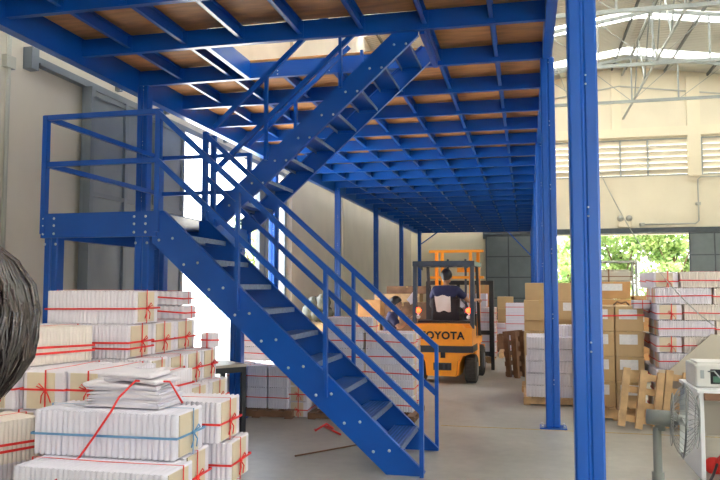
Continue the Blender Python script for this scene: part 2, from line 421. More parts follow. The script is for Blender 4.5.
# conduit on left wall (near), on back wall, emergency light
b = MB(); b.tube([(XL+.03, 6.95, .2), (XL+.03, 6.95, 5.6)], .025, 8); b.box(XL+.001, XL+.07, 6.87, 7.02, 4.1, 4.24)
b.build('wall_conduit', M['pipe'], label='vertical conduit with switch box on the left wall', cat='pipe')
b = MB(); b.tube([(5.5, YB-.18, 4.62), (7.75, YB-.18, 4.62), (7.9, YB-.18, 4.75), (7.9, YB-.18, 6.7), (8.05, YB-.18, 6.82), (10.5, YB-.18, 6.82)], .035, 8)
b.box(5.3, 5.5, YB-.2, YB-.01, 4.54, 4.7); b.box(7.8, 8.0, YB-.2, YB-.01, 5.5, 5.62)
b.build('rear_conduit', M['pipe'], label='bent grey conduit on the rear gable wall', cat='pipe')
r = thing('emergency_light', 'twin headed emergency light above the rear doorway', 'light', (4.6, YB-.01, 4.75))
b = MB(); b.box(-.3, .3, -.2, 0, -.25, .05, bev=.03); b.build('battery_box', M['creamfar'], r)
for s in (-1, 1):
    b = MB(); b.cyl((s*.2, -.1, .2), (s*.2, -.25, .17), .13, .15); b.cyl((s*.2, -.1, .02), (s*.2, -.1, .15), .03); b.build('lamp_head', M['pipe'], r)

# ------------------------------------------------------------------ mezzanine
Y0, DY = 7.37, 1.2745
ZB, ZT = 4.32, 4.52          # cross-beam bottom / top
X0, X1 = -5.07, .22
beamsY = [Y0+DY*k for k in range(-3, 23)]
mz = thing('mezzanine_platform', 'long blue steel mezzanine deck with plywood floor over the warehouse aisle', 'mezzanine')
HX0, HX1 = -3.5, -1.07
def cbeam(x0, x1, y, bolts):
    b = MB()
    # C-channel, web on the camera side
    b.box(x0, x1, y-.004, y+.004, ZB, ZT)
    b.box(x0, x1, y, y+.065, ZB, ZB+.006); b.box(x0, x1, y, y+.065, ZT-.006, ZT)
    b.box(x0, x1, y+.061, y+.067, ZB, ZB+.02)
    for x in bolts:
        for z in (ZB+.03, ZB+.075, ZB+.12, ZB+.17): b.ball((x, y-.006, z), .009, 1, 6, 4, sc=(1, .6, 1))
    return b
JX = [-4.47, -3.78, -3.09, -2.40, -1.71, -1.03, -.34]
for k, y in enumerate(beamsY):
    cbeam(X0, X1, y, JX).build('cross_beam', [M['blue'], M['steel']], mz)
nj = 0; rest = MB()
for k in range(len(beamsY)-1):
    ya, yb = beamsY[k]+.066, beamsY[k+1]-.005
    hole = abs(beamsY[k]-Y0) < .01
    for x in JX:
        if hole and HX0 < x < HX1-.1: continue
        b = MB() if nj < 96 else rest
        b.box(x-.004, x+.004, ya, yb, ZT-.15, ZT); b.box(x-.004, x+.045, ya, yb, ZT-.15, ZT-.145); b.box(x-.004, x+.045, ya, yb, ZT-.006, ZT)
        b.box(x-.03, x+.06, ya, ya+.006, ZT-.15, ZT); b.box(x-.03, x+.06, yb-.006, yb, ZT-.19, ZT)
        if nj < 96: b.build('joist', M['blue'], mz)
        nj += 1
rest.build('far_joists', M['blue'], mz, kind='stuff')
# hole trimmers
b = MB(); b.box(HX0-.03, HX0+.03, Y0+.066, Y0+DY-.005, ZB, ZT+.03); b.build('opening_trimmer', M['blue'], mz)
b = MB(); b.box(HX1-.005, HX1+.05, Y0+.066, Y0+DY-.005, ZB-.03, ZT+.03); b.build('opening_trimmer', M['blue'], mz)
YS, YE = beamsY[0], beamsY[-1]+.07
b = MB(); b.box(X0-.075, X0-.001, YS, YE, ZB-.1, ZT+.02); b.box(X0-.12, X0-.075, YS, YE, ZB-.1, ZB-.094); b.build('edge_beam', M['blue'], mz)
b = MB(); b.box(X1+.001, X1+.075, YS, YE, ZB-.02, ZT+.04); b.box(X1+.075, X1+.13, YS, YE, ZT, ZT+.04); b.build('edge_beam', M['blue'], mz)
b = MB(); yh0, yh1 = Y0+.03, Y0+DY+.02
b.box(X0-.07, X1+.07, YS, yh0, ZT+.02, ZT+.045); b.box(X0-.07, X1+.07, yh1, YE, ZT+.02, ZT+.045)
b.box(X0-.07, HX0, yh0, yh1, ZT+.02, ZT+.045); b.box(HX1+.05, X1+.07, yh0, yh1, ZT+.02, ZT+.045)
b.build('plywood_deck', M['ply'], mz)
# mezzanine columns
def column_mesh(h):
    b = MB(); hw = .079
    b.box(-hw, -.003, -.07, .07, .012, h, bev=.012); b.box(.003, hw, -.07, .07, .012, h, bev=.012); b.box(-.006, .006, -.06, .06, .012, h)
    z = .5
    while z < h: 
        b.ball((.014, -.071, z), .006, 1, 6, 4); b.ball((.014, -.071, z+.05), .006, 1, 6, 4); z += .75
    return b
cm = column_mesh(ZB-.002); cme = cm.mesh('column_shaft', [M['blue'], M['steel']])
pb = MB(); pb.box(-.15, .15, -.12, .12, 0, .012)
for sx in (-.12, .12):
    for sy in (-.09, .09): pb.cyl((sx, sy, .012), (sx, sy, .04), .012, n=8, mi=1)
pme = pb.mesh('base_plate', [M['blue'], M['steel']])
ordn = ['first', 'second', 'third', 'fourth', 'fifth', 'sixth', 'seventh']
def steel_column(x, y, label, grp):
    r = thing('steel_column', label, 'column', (x, y, 0), group=grp, kind='thing')
    obj('column_shaft', cme, r); obj('base_plate', pme, r)
CY = [beamsY[3+1]+4*DY*k + .03 for k in range(-1, 6)]
CY[0] = 4.25
for i, y in enumerate(CY):
    lab = ['large bright blue column nearest the camera, standing full height', 'blue column with bolted base plate left of the nearest big column'][i] if i < 2 else 'blue column %s from the camera in the right-hand row' % ordn[i]
    steel_column(.325 if i == 0 else .27, y, lab, 'right row of mezzanine columns')
for i, y in enumerate(CY[1:]):
    lab = 'blue column %s from the camera in the row beside the left wall%s' % (ordn[i], ', behind the stair landing' if i == 0 else '')
    steel_column(X0+.085, y, lab.replace('the row beside the left wall', 'the left-hand row'), 'left row of mezzanine columns')
# diagonal knee braces
for x0, z0, x1, z1, y, lab in ((-4.9, 3.7, -4.05, 4.3, CY[6], 'thin blue diagonal brace at the far left mezzanine corner'), (.2, 3.1, -.9, 4.3, CY[6], 'thin dark diagonal brace at the far right mezzanine corner')):
    b = MB(); b.beam((x0, y, z0), (x1, y, z1), .05, .05, up=(0, 1, 0)); b.build('knee_brace', M['blue'], label=lab, cat='brace')

# ------------------------------------------------------------------ staircase
st = thing('metal_staircase', 'blue steel switchback staircase rising over a landing to the mezzanine', 'staircase')
SL = .9; ZL = 2.33; LX0, LX1 = -4.66, -3.41
YN0, YN1 = 6.2, 7.2        # lower flight stringer planes
YU0, YU1 = 7.47, 8.45      # upper flight
ct = cos(math.atan(SL)); vh = .215/ct
_b = MB(); _b.ball((0, 0, 0), .014, 0, 8, 5, sc=(1, .5, 1)); BOLT = _b.mesh('bolt', M['steel'])
def stringer(y, pts, name='stringer', bolts=()):
    b = MB(); b.prism(pts, 'y', y-.004, y+.004)
    fl = .05; s = 1 if y in (YN0, YU0) else -1
    # flanges along the two long edges, turned inward
    n = len(pts)
    for (p, q) in FL:
        a, c = pts[p], pts[q]
        b.beam((a[0], y+s*fl/2, a[1]), (c[0], y+s*fl/2, c[1]), fl, .008, up=(0, 0, 1) if True else None)
    o = b.build(name, M['blue'], st)
    for (x, z) in bolts: obj('bolt', BOLT, o, (x, y-s*.006, z))
    return o
NT = 9
rise = ZL/(NT+1)
def zt(x): return (-.87-x)*SL+.03     # top edge line of lower stringer
treadsL = []
for k in range(1, NT+1):
    z = rise*k; x = -.87-(z-.03)/SL+.02   # nose on top edge
    treadsL.append((x, z))
FL = [(0, 4), (1, 2)]
lp = [(-.87, .03), (-.87, 0), (-1.19, 0), (LX1-.09, zt(LX1-.09)-vh), (LX1, ZL)]
lp = [(-.87, .03), (-.88, 0), (-1.2, 0), (LX1-.05, (-1.2-(LX1-.05))*SL), (LX1-.05, ZL), (LX1+.06, ZL)]
FL = [(0, 5), (2, 3)]
for y in (YN0, YN1):
    bl = []
    for x, z in treadsL:
        bl += [(x-.10, z-.03), (x-.24, z-.045)]
    stringer(y, lp, bolts=bl)
def tread(x, z, y0, y1, dirx):
    """x is the nose; the tread runs away from it in dirx"""
    D = .235
    r = MB(); r.box(min(x, x+dirx*D), max(x, x+dirx*D), y0, y1, z-.012, z)
    for i in range(7):
        xx = x+dirx*(.018+i*.033); r.box(xx-.006, xx+.006, y0+.02, y1-.02, z, z+.005, 1)
    r.box(min(x, x+dirx*D), max(x, x+dirx*D), y0, y0+.006, z-.05, z); r.box(min(x, x+dirx*D), max(x, x+dirx*D), y1-.006, y1, z-.05, z)
    o = r.build('tread', [M['blue'], M['tread']], st)
    n = MB(); n.box(x-.004, x+.004, y0, y1, z-.045, z+.004); e = x+dirx*D; n.box(e-.003, e+.003, y0, y1, z-.04, z)
    n.build('tread_lip', M['nosing'], o)
for x, z in treadsL: tread(x, z, YN0+.006, YN1-.006, -1)
# landing
b = MB(); b.box(LX0, LX1, YN0-.02, YN0+.04, ZL-.24, ZL); b.build('landing_beam', M['blue'], st)
b = MB(); b.box(LX0, LX1, YU1+.03, YU1+.09, ZL-.24, ZL); b.build('landing_beam', M['blue'], st)
b = MB(); b.box(LX0, LX0+.06, YN0+.04, YU1+.03, ZL-.24, ZL); b.build('landing_beam', M['blue'], st)
b = MB(); b.box(LX1-.05, LX1, YN1+.01, YU1+.03, ZL-.24, ZL-.012); b.build('landing_beam', M['blue'], st)
b = MB(); b.box(LX0+.06, LX1, YN0+.04, YU1+.03, ZL-.012, ZL-.002); b.build('landing_deck', M['tread'], st)
for x, y in ((LX0+.09, YN0+.075), (LX1-.17, YN0+.075), (LX0+.09, YU1-.04), (LX1-.10, YU1-.04)):
    b = MB(); b.box(x-.075, x-.003, y-.06, y+.06, .01, ZL-.24 if y > 7 else ZL-.02, bev=.01); b.box(x+.003, x+.075, y-.06, y+.06, .01, ZL-.24 if y > 7 else ZL-.02, bev=.01)
    b.box(x-.005, x+.005, y-.05, y+.05, .01, ZL-.25); b.box(x-.12, x+.12, y-.1, y+.1, 0, .012)
    o = b.build('landing_leg', M['blue'], st)
    if y < 7:
        for z in (ZL-.3, ZL-.2, ZL-.12, ZL-.05):
            for s in (-.06, .06): obj('bolt', BOLT, o, (x+s, y-.066 if z < ZL-.25 else y-.1, z))
# upper flight
ZTOP = 4.50
def zu(x): return ZL+.17+(x-LX1)*SL
XT = -1.09
up = [(LX1+.02, ZL-.06), (LX1-.12, ZL+.0), (LX1-.12, ZL+.1), (-1.33, zu(-1.33)), (XT-.1, ZTOP), (XT, ZTOP), (XT, zu(XT)-vh*1.03)]
up = [(LX1+.14, zu(LX1+.14)-vh), (LX1-.08, ZL-.10), (LX1-.08, ZL+.10), ((ZTOP-ZL-.17)/SL+LX1, ZTOP), (XT, ZTOP), (XT, zu(XT)-vh)]
FL = [(2, 3), (0, 5)]
ru = (ZTOP-ZL)/(NT)
treadsU = []
for k in range(1, NT):
    z = ZL+ru*k; x = LX1+(z-ZL-.17+.02)/SL+.0; treadsU.append((x, z))
bu = []
for x, z in treadsU: bu += [(x+.08, z-.05), (x+.21, z-.05)]
for y in (YU0, YU1): stringer(y, up, bolts=bu)
for x, z in treadsU: tread(x, z, YU0+.006, YU1-.006, 1)
# rails
def rail(name, segs, w=.042, h=.05):
    b = MB()
    for p, q in segs: b.beam(p, q, w, h)
    return b.build(name, M['blue'], st)
RH = 1.0; Rd = .46
def zr(x, d=0): return 1.01-d+(-.89-x)*SL
for y, last in ((YN0-.03, LX1+.01), (YN1+.03, LX1+.01)):
    rail('handrail', [((-.89, y, zr(-.89)), (last, y, zr(last)))])
    rail('mid_rail', [((-.89, y, zr(-.89, Rd)), (last, y, zr(last, Rd)))])
    for x in (-.89, -1.74, -2.58):
        b = MB(); b.beam((x, y, .0 if x > -1 else (zt(x)-vh*.6)), (x, y, zr(x)+.02), .05, .035, up=(1, 0, 0))
        b.build('baluster', M['blue'], st)
# landing guard
zt1, zm1 = ZL+.96, ZL+.49
yb_ = YU1+.06
rail('landing_handrail', [((LX0+.02, YN0-.0, zt1), (LX1, YN0-.0, zt1)), ((LX0+.02, YN0-.02, zt1), (LX0+.02, yb_, zt1)), ((LX0+.02, yb_, zt1), (LX1, yb_, zt1))])
rail('landing_mid_rail', [((LX0+.02, YN0-.0, zm1), (LX1, YN0-.0, zm1)), ((LX0+.02, YN0-.02, zm1), (LX0+.02, yb_, zm1)), ((LX0+.02, yb_, zm1), (LX1, yb_, zm1))])
for x, y in ((LX0+.02, YN0-.0), (LX1, YN0-.0), (LX0+.02, yb_), (LX1, yb_), (LX1, YN1+.03), (LX1, YU0-.03)):
    b = MB(); b.beam((x, y, ZL-.2), (x, y, zt1+.02), .06, .05, up=(1, 0, 0)); b.build('landing_post', M['blue'], st)
def zru(x, d=0): return ZL+1.07-d+(x-LX1)*SL
for y in (YU0-.03, YU1+.03):
    xe = -1.6
    rail('handrail', [((LX1, y, zru(LX1)), (xe-.5, y, zru(xe-.5)))])
    rail('mid_rail', [((LX1, y, zru(LX1, .5)), (xe-.1, y, zru(xe-.1, .5)))])
    for x in (-2.79, -1.94):
        b = MB(); b.beam((x, y, zu(x)-.05), (x, y, zru(x)+.02 if x < -2 else zru(x, .5)+.3), .05, .035, up=(1, 0, 0)); b.build('baluster', M['blue'], st)

# ------------------------------------------------------------------ book bundles
def slab_ring(b, x0, x1, hy, hz, ins, jy, jz, mi):
    xs = [x0+(x1-x0)*t for t in (0, .16, .5, .84, 1)]
    vs = []
    for i, x in enumerate(xs):
        k = (ins, ins*.35, 0, ins*.35, ins)[i]
        vs += [(x, -hy+k+jy, jz+k*.5), (x, hy-k+jy, jz+k*.5), (x, hy-k+jy, hz-k+jz), (x, -hy+k+jy, hz-k+jz)]
    b.add(vs, [(0, 1, 2, 3), (19, 18, 17, 16)], mi)
    # each of the four long sides gets its own vertices so that only the rounding along the ridge is smooth
    for q in range(4):
        sv = []
        for r in range(5): sv += [vs[r*4+q], vs[r*4+(q+1) % 4]]
        b.add(sv, [(2*r, 2*r+2, 2*r+3, 2*r+1) for r in range(4)], mi, None, True)
def ribbon_loop(b, pts, wv, w_, t=.002, mi=0):
    """closed ribbon: pts outline, wv the width direction"""
    pts = [Vector(p) for p in pts]; n = len(pts); wv = Vector(wv).normalized(); vs = []; fs = []
    cen = sum(pts, Vector())/n
    for i, p in enumerate(pts):
        o = (p-cen); o -= wv*o.dot(wv); o.normalize()
        for a, c in ((-1, 0), (1, 0), (1, 1), (-1, 1)): vs.append(p+wv*(a*w_/2)+o*(c*t))
    for i in range(n):
        j = (i+1) % n
        for q in range(4): fs.append((i*4+q, j*4+q, j*4+(q+1) % 4, i*4+(q+1) % 4))
    b.add(vs, fs, mi)
BM = {}
def bundle_meshes(key, L, W, H, n, mat, strmat='red', seed=0, double=False, boards=True, bow=True, sw=.011):
    rnd = random.Random(seed)
    b = MB(); d = L/n
    for i in range(n):
        slab_ring(b, -L/2+i*d, -L/2+(i+1)*d, W/2, H, min(.012, d*.42), rnd.uniform(-.0012, .0012), rnd.uniform(-.001, .001) if H > .1 else 0, 0)
    body = b.mesh('book_block', M[mat])
    bd = []
    if boards:
        for s in (-1, 1):
            q = MB(); ww = W*.33; off = -W*.05*s
            x = s*(L/2); q.box(min(x-s*.002, x+s*.006), max(x-s*.002, x+s*.006), off-ww, off+ww, H*.05, H*.95)
            bd.append(q.mesh('end_board', M['board']))
    q = MB(); e = .005; zc = H*(.5+rnd.uniform(-.06, .06)); tl = rnd.uniform(-.02, .02)
    def hloop(z, t):
        pts = []
        for x, y in ((-L/2-e-.006, -W/2-e), (-L/4, -W/2-e), (0, -W/2-e), (L/4, -W/2-e), (L/2+e+.006, -W/2-e), (L/2+e+.006, 0), (L/2+e+.006, W/2+e), (0, W/2+e), (-L/2-e-.006, W/2+e), (-L/2-e-.006, 0)):
            pts.append((x, y, z+t*x/L))
        ribbon_loop(q, pts, (0, 0, 1), sw)
    hloop(zc, tl)
    if double: hloop(zc-.035, tl*.4)
    yo = rnd.uniform(-.04, .02)
    pts = [(-L/2-e-.008, yo, -.0), (0, yo+.01, -.001), (L/2+e+.008, yo, .0), (L/2+e+.008, yo, H+e), (0, yo-.01, H+.003), (-L/2-e-.008, yo, H+e)]
    if strmat: ribbon_loop(q, pts, (0, 1, 0), sw*.8)
    if bow:
        for s in (1, -1):
            x = s*(L/2+.016); z0 = zc+s*tl*.5
            q.ball((x, yo, z0), .011, 0, 6, 4)
            q.tube([(x, yo, z0), (x+s*.012, yo+.03, z0+.035), (x+s*.012, yo+.045, z0+.02), (x, yo, z0)], .0035, 5)
            q.tube([(x, yo, z0), (x+s*.014, yo-.03, z0-.03), (x+s*.008, yo-.04, z0-.065)], .0035, 5)
            q.tube([(x, yo, z0), (x+s*.014, yo+.012, z0-.03), (x+s*.006, yo+.02, z0-.07)], .0035, 5)
    sm = q.mesh('twine', M[strmat] if strmat else M['red'])
    BM[key] = (body, bd, sm)
def bundle(key, x, y, z, rot, label, group, name='book_bundle'):
    body, bd, sm = BM[key]
    r = thing(name, label, 'book bundle', (x, y, z), (0, 0, R(rot)), group=group)
    obj('book_block', body, r)
    for m in bd: obj('end_board', m, r)
    obj('twine', sm, r)
    return r
H = .213
bundle_meshes('B1', .745, .30, H, 25, 'paperb', 'bluestring', 1)
bundle_meshes('B2', .75, .28, H, 27, 'paperb', 'red', 2)
bundle_meshes('L1', .74, .30, H, 32, 'paperc', 'red', 3, True, sw=.013)
bundle_meshes('S1', .64, .30, H, 24, 'paper', 'red', 4)
bundle_meshes('S2', .64, .31, H, 22, 'paper', 'red', 5)
bundle_meshes('S3', .62, .245, H, 24, 'paper', 'red', 6)
bundle_meshes('S4', .64, .31, H, 24, 'paper', 'red', 8, True, sw=.012)
bundle_meshes('E1', .5, .25, H, 18, 'paper', 'red', 7)
bundle_meshes('E2', .46, .2, .17, 14, 'paper', 'red', 17)
bundle_meshes('T1', .27, .2, .1, 6, 'paper', 'red', 9, boards=False, bow=False)
bundle_meshes('T2', .12, .09, .11, 4, 'paper', 'red', 10, boards=False, bow=False)

G = 'tied book bundles in the foreground pile'
# pallets under the pile
def pallet(x, y, z, w_, d_, h, label, mat='wood', rot=(0, 0, 0), group=None, nb=6, run='x'):
    r = thing('wooden_pallet', label, 'pallet', (x, y, z), rot, group=group)
    t = h*.16
    for i in range(3):
        yy = -d_/2+.05+i*(d_-.1)/2
        b = MB(); b.box(-w_/2, w_/2, yy-.04, yy+.04, t, h-t); b.build('stringer_board', M[mat], r)
    for k in range(nb):
        xx = -w_/2+.05+k*(w_-.1)/(nb-1)
        b = MB(); b.box(xx-.045, xx+.045, -d_/2, d_/2, h-t, h); b.build('deck_board', M[mat], r)
    for k in range(3):
        xx = -w_/2+.05+k*(w_-.1)/2
        b = MB(); b.box(xx-.045, xx+.045, -d_/2, d_/2, 0, t); b.build('bottom_board', M[mat], r)
    return r
pallet(-2.05, 3.38, 0, 1.1, .95, .155, 'wooden pallet under the front half of the foreground pile', nb=6)
pallet(-2.95, 4.5, 0, 1.3, 1.3, .08, 'wooden pallet under the rear half of the foreground pile', nb=6)
hid = 'white book bundle in the unseen bottom layers of the foreground pile'
for k in range(2):
    z = .155+k*.215
    for y in (3.04, 3.35, 3.65): bundle('B2', -1.93, y, z, 0, hid, G)
for k in range(3):
    z = .08+k*.215
    for y in (4.27, 4.6, 4.93): bundle('S2', -2.62, y, z, 0, hid, G)
    for x in (-2.68, -2.98): bundle('S3', x, 3.72, z, 90, hid, G)
for k in range(2): bundle('S3', -2.75, 3.08, .295+k*.215-.215, 66, hid, G)
# layer A of front block
bundle('B2', -1.905, 3.02, .585, 0, 'long white bundle with red twine at the bottom front, under the blue-tied bundle', G)
bundle('S2', -1.925, 3.345, .585, 1.5, 'bundle with beige end board and bow right beside the bottom front bundle', G)
bundle('S1', -1.84, 3.68, .585, 2.5, 'bundle whose beige end and dangling bow form the lowest right corner of the pile', G)
# layer B
bundle('B1', -1.97, 3.25, .80, .5, 'long white bundle tied with light blue twine at the front of the pile', G)
bundle('S1', -1.88, 3.64, .80, 1, 'short white bundle showing its right end just behind the blue-tied bundle', G)
# left column
bundle('L1', -2.745, 3.03, .725, 68, 'ridged bundle with one red band at the lower left edge of the photo', G)
bundle('S3', -2.75, 3.06, .51, 72, 'bundle end peeking out at the bottom left corner of the photo', G)
for x in (-2.42, -2.68): bundle('S3', x, 3.72 if x > -2.5 else 3.76, .725, 90, 'white bundle in the unseen layer supporting the row of bows at left', G)
bundle('E1', -2.83, 3.68, .94, 87, 'end-on bundle with bow, leftmost of the row beside the hair', G)
bundle('E1', -2.565, 3.70, .94, 92, 'end-on bundle with red bow below the slanting cream bundle', G)
bundle('E1', -2.30, 3.72, .94, 88, 'end-on bundle with looped bow left of the loose folded sheets', G)
bundle('E2', -2.11, 3.90, .94, 90, 'small end-on bundle squeezed behind the loose folded sheets', G)
bundle('S3', -2.13, 3.93, .725, 90, 'white bundle in the unseen layer supporting the row of bows at left', G)
bundle('L1', -2.88, 3.70, 1.155, 73, 'cream ridged bundle with doubled red bands slanting towards the hair', G)
# back block
for i, y in enumerate((4.22, 4.47, 4.72, 4.97)):
    bundle('S3', -2.60, y, .94, 0, 'bundle in the row of tied bows below the big middle bundles, %s from the front' % ordn[i], G)
for i, y in enumerate((4.30, 4.62, 4.95)):
    bundle('S2', -2.52, y, .725, 0, 'plain-ended bundle beneath the row of tied bows, %s from the front' % ordn[i], G)
for i, y in enumerate((4.26, 4.58, 4.90)):
    bundle('S4' if i == 0 else 'S2', -2.77, y, 1.155, 0, ['wide bundle with doubled red bands directly under the topmost bundle', 'second bundle deep in the layer under the topmost bundle, end to the right', 'rearmost bundle in the layer under the topmost one, beside the doorway glare'][i], G)
bundle('S1', -2.76, 4.32, 1.37, 0, 'topmost long bundle of the pile with a red band, in front of the landing legs', G)
bundle('T1', -2.60, 5.0, 1.37, 0, 'small flat bundle behind the topmost bundle, lower of two', G)
bundle('T1', -2.63, 5.0, 1.475, 4, 'small flat bundle behind the topmost bundle, upper of two', G)
bundle('T2', -2.33, 5.06, 1.155, 80, 'tiny upright bundle at the right rear corner of the pile', G)
# loose folded sheets on the blue bundle
r = thing('folded_sheets', 'loose fanned stack of folded white sheets lying on the blue-tied bundle', 'papers', (-1.93, 3.32, 1.018))
rnd = random.Random(3)
for i in range(9):
    b = MB(); z = i*.0125; L_ = .42-.008*i
    off = rnd.uniform(-.015, .015); T = Matrix.Translation((off-.02*(i > 5), rnd.uniform(-.02, .02), z)) @ Matrix.Rotation(R(rnd.uniform(-5, 5)+(7 if i > 6 else 0)), 4, 'Z') @ Matrix.Rotation(R(2.5 if i > 5 else 0), 4, 'Y')
    n = 6; vs = []; 
    for sgn in (0, 1):
        for k in range(n+1):
            t = k/n; x = -L_/2+t*L_; zz = .006*sin(t*pi)*(1 if sgn else .2)+(.009 if sgn else 0)
            vs += [(x, -.12, zz*(.5 if k in (0,) else 1)), (x, .12, zz)]
    fs = []; m_ = 2*(n+1)
    for k in range(n):
        a = 2*k; fs += [(a, a+2, a+3, a+1), (m_+a, m_+a+1, m_+a+3, m_+a+2), (a, m_+a, m_+a+2, a+2), (a+1, a+3, m_+a+3, m_+a+1)]
    fs += [(0, 1, m_+1, m_), (2*n, m_+2*n, m_+2*n+1, 2*n+1)]
    b.add(vs, fs, 0, T, False); b.build('sheet', M['paperb'] if i % 2 else M['paper'], r)
for i, (dx, dy, rz, rx) in enumerate(((-.12, .02, 10, -9), (.06, .0, -6, 5), (-.02, .04, 14, -6), (.02, -.02, 2, 2))):
    b = MB(); b.box(-.13, .13, -.11, .11, 0, .02, bev=.006, T=Matrix.Translation((dx, dy, .112+.012*i)) @ Matrix.Rotation(R(rz), 4, 'Z') @ Matrix.Rotation(R(rx), 4, 'Y'))
    b.build('sheet', M['paper'], r)
b = MB()
def strip(b, pts, wv, w_): 
    for p, q_ in zip(pts[:-1], pts[1:]): b.beam(p, q_, w_, .003, up=(0, -.2, 1))
b.tube([(-1.66, 3.30, 1.035), (-1.72, 3.28, 1.14), (-1.86, 3.2, 1.15), (-1.90, 3.12, 1.08), (-1.915, 3.08, 1.02), (-2.0, 3.078, .90), (-2.075, 3.075, .80), (-2.06, 2.885, .745), (-2.13, 2.88, .62)], .0055, 6)
b.build('loose_rope', M['red'], label='thick red cord running diagonally down over the blue-tied bundle', cat='cord')

# ------------------------------------------------------------------ stacks behind the stairs
bundle_meshes('F1', .6, .3, .19, 18, 'paper', 'red', 21, bow=False, sw=.013)
bundle_meshes('F2', .6, .3, .19, 22, 'paperb', 'red', 22, bow=False, sw=.013)
bundle_meshes('F3', .5, .24, .19, 16, 'paperb', 'red', 23, bow=True, sw=.012)
bundle_meshes('V1', .26, .3, .26, 9, 'paperb', 'red', 24, boards=False, bow=False)
rows = ['bottom', 'second', 'third', 'fourth', 'fifth', 'sixth', 'seventh', 'eighth', 'top']
pallet(-1.98, 9.0, 0, 1.32, .9, .08, 'dark pallet under the ridged stack behind the staircase', 'wooddark')
G2 = 'tied bundles stacked behind the staircase'
for k in range(6):
    nb = 2 if k < 5 else 1
    for i in range(nb):
        x = -2.30+i*.625 + (0 if k < 5 else .12)
        lab = '%s-layer bundle, %s of the ridged stack behind the staircase' % (rows[k], 'left half' if i == 0 else 'right half') if k < 5 else 'topmost bundle of the ridged stack behind the staircase'
        bundle('F1' if (k+i) % 2 else 'F2', x, 8.98+.01*(k % 2), .08+k*.192, random.uniform(-1, 1), lab, G2)
        if k < 5: bundle('F2', x, 9.32, .08+k*.192, 0, '%s-layer bundle in the rear row of the ridged stack, %s side' % (rows[k], 'left' if i == 0 else 'right'), G2)
pallet(-3.3, 8.95, 0, .95, .9, .1, 'dark pallet under the bundles beside the metal table', 'wooddark')
for k in range(2):
    for i in range(3):
        bundle('V1', -3.6+i*.28, 8.75, .1+k*.262, 0, '%s upright book bundle behind the dark table leg, %s' % (['lower', 'upper'][k], ['left', 'middle', 'right'][i]), G2)
        bundle('V1', -3.6+i*.28, 9.1, .1+k*.262, 0, '%s upright book bundle in the rear row behind the dark table, %s' % (['lower', 'upper'][k], ['left', 'middle', 'right'][i]), G2)
for k in range(4):
    bundle('F3', -2.80, 8.9, .0+k*.192, 92, 'end-on bundle with red bow beside the ridged stack, %s' % rows[k], G2)
# row further back in the doorway glare
pallet(-3.9, 11.2, 0, 1.3, 1.0, .1, 'pallet under the sunlit bundles by the left doorway')
for k in range(4):
    for i in range(2):
        for j in range(2):
            bundle('F1', -4.2+i*.63, 10.95+j*.36, .1+k*.192, 0, '%s-layer bundle in the sunlit stack by the left doorway, %s %s' % (rows[k], ['front', 'rear'][j], ['left', 'right'][i]), G2)

# table beside
r = thing('metal_table', 'dark metal frame table with beige top beside the landing leg', 'table', (-3.64, 7.49, 0), (0, 0, R(48)))
b = MB(); b.box(-.5, .5, -.3, .3, .72, .75); b.build('table_top', M['tabletop'], r)
b = MB(); 
b.box(-.5, .5, -.3, -.26, .66, .72); b.box(-.5, .5, .26, .3, .66, .72); b.box(-.5, -.46, -.3, .3, .66, .72); b.box(.46, .5, -.3, .3, .66, .72); b.box(.46, .49, -.28, .28, .18, .22)
b.build('table_frame', M['dark'], r)
for sx in (-1, 1):
    for sy in (-1, 1):
        b = MB(); b.box(sx*.475-.025, sx*.475+.025, sy*.275-.025, sy*.275+.025, 0, .68); b.build('table_leg', M['dark'], r)
# rod and litter on the floor
b = MB(); b.tube([(-2.17, 6.64, .009), (-1.5, 7.52, .009)], .0075, 8); b.build('thin_rod', M['wooddark'], label='thin wooden rod lying on the floor behind the staircase', cat='rod')
b = MB(); b.tube([(-2.35, 7.9, .012), (-2.3, 7.75, .03), (-2.2, 7.85, .09), (-2.16, 7.98, .02), (-2.3, 8.1, .012), (-2.0, 7.7, .012)], .012, 6); b.build('red_twine_scrap', M['red'], label='tangled scrap of red twine on the floor under the stairs', cat='twine')
r = thing('glass_bottle', 'small brown bottle standing on the floor below the stairs', 'bottle', (-2.0, 8.1, 0))
b = MB(); b.tube([(0, 0, 0), (0, 0, .11), (0, 0, .14), (0, 0, .19)], .04, 12, rs=[.04, .04, .018, .016]); b.build('bottle_body', M['brownedge'], r)
b = MB(); b.cyl((0, 0, .19), (0, 0, .205), .019, n=12); b.build('cap', M['dark'], r)
# floor line
b = MB(); b.box(-1.0, 8.0, 8.5, 8.53, .0005, .002); struct('trim_6', b, M['yellow'], 'faded yellow line painted across the floor', cat='marking')

# ------------------------------------------------------------------ right side goods
def carton(x, y, z, sx, sy, sz, label, group=None, mat='carton', rot=0, lab=True, cat='carton'):
    r = thing('cardboard_box', label, cat, (x, y, z), (0, 0, R(rot)), group=group)
    b = MB(); b.box(-sx/2, sx/2, -sy/2, sy/2, 0, sz, bev=.006); b.box(-.002, .002, -sy/2+.01, sy/2-.01, sz-.001, sz+.001); b.build('box_body', M[mat], r)
    b = MB(); b.box(-.025, .025, -sy/2-.0015, -sy/2+.02, sz*.82, sz+.0015); b.box(-.025, .025, -sy/2, sy/2, sz-.001, sz+.002); b.build('tape', M['tape'], r)
    if lab:
        b = MB(); b.box(-sx*.36, sx*.28, -sy/2-.003, -sy/2+.001, sz*.48, sz*.88); b.build('paper_label', M['label'], r)
    return r
G3 = 'brown cartons stacked beside the nearest big column'
pallet(1.04, 9.8, 0, .72, 1.0, .15, 'wooden pallet under the tall stack of brown labelled cartons')
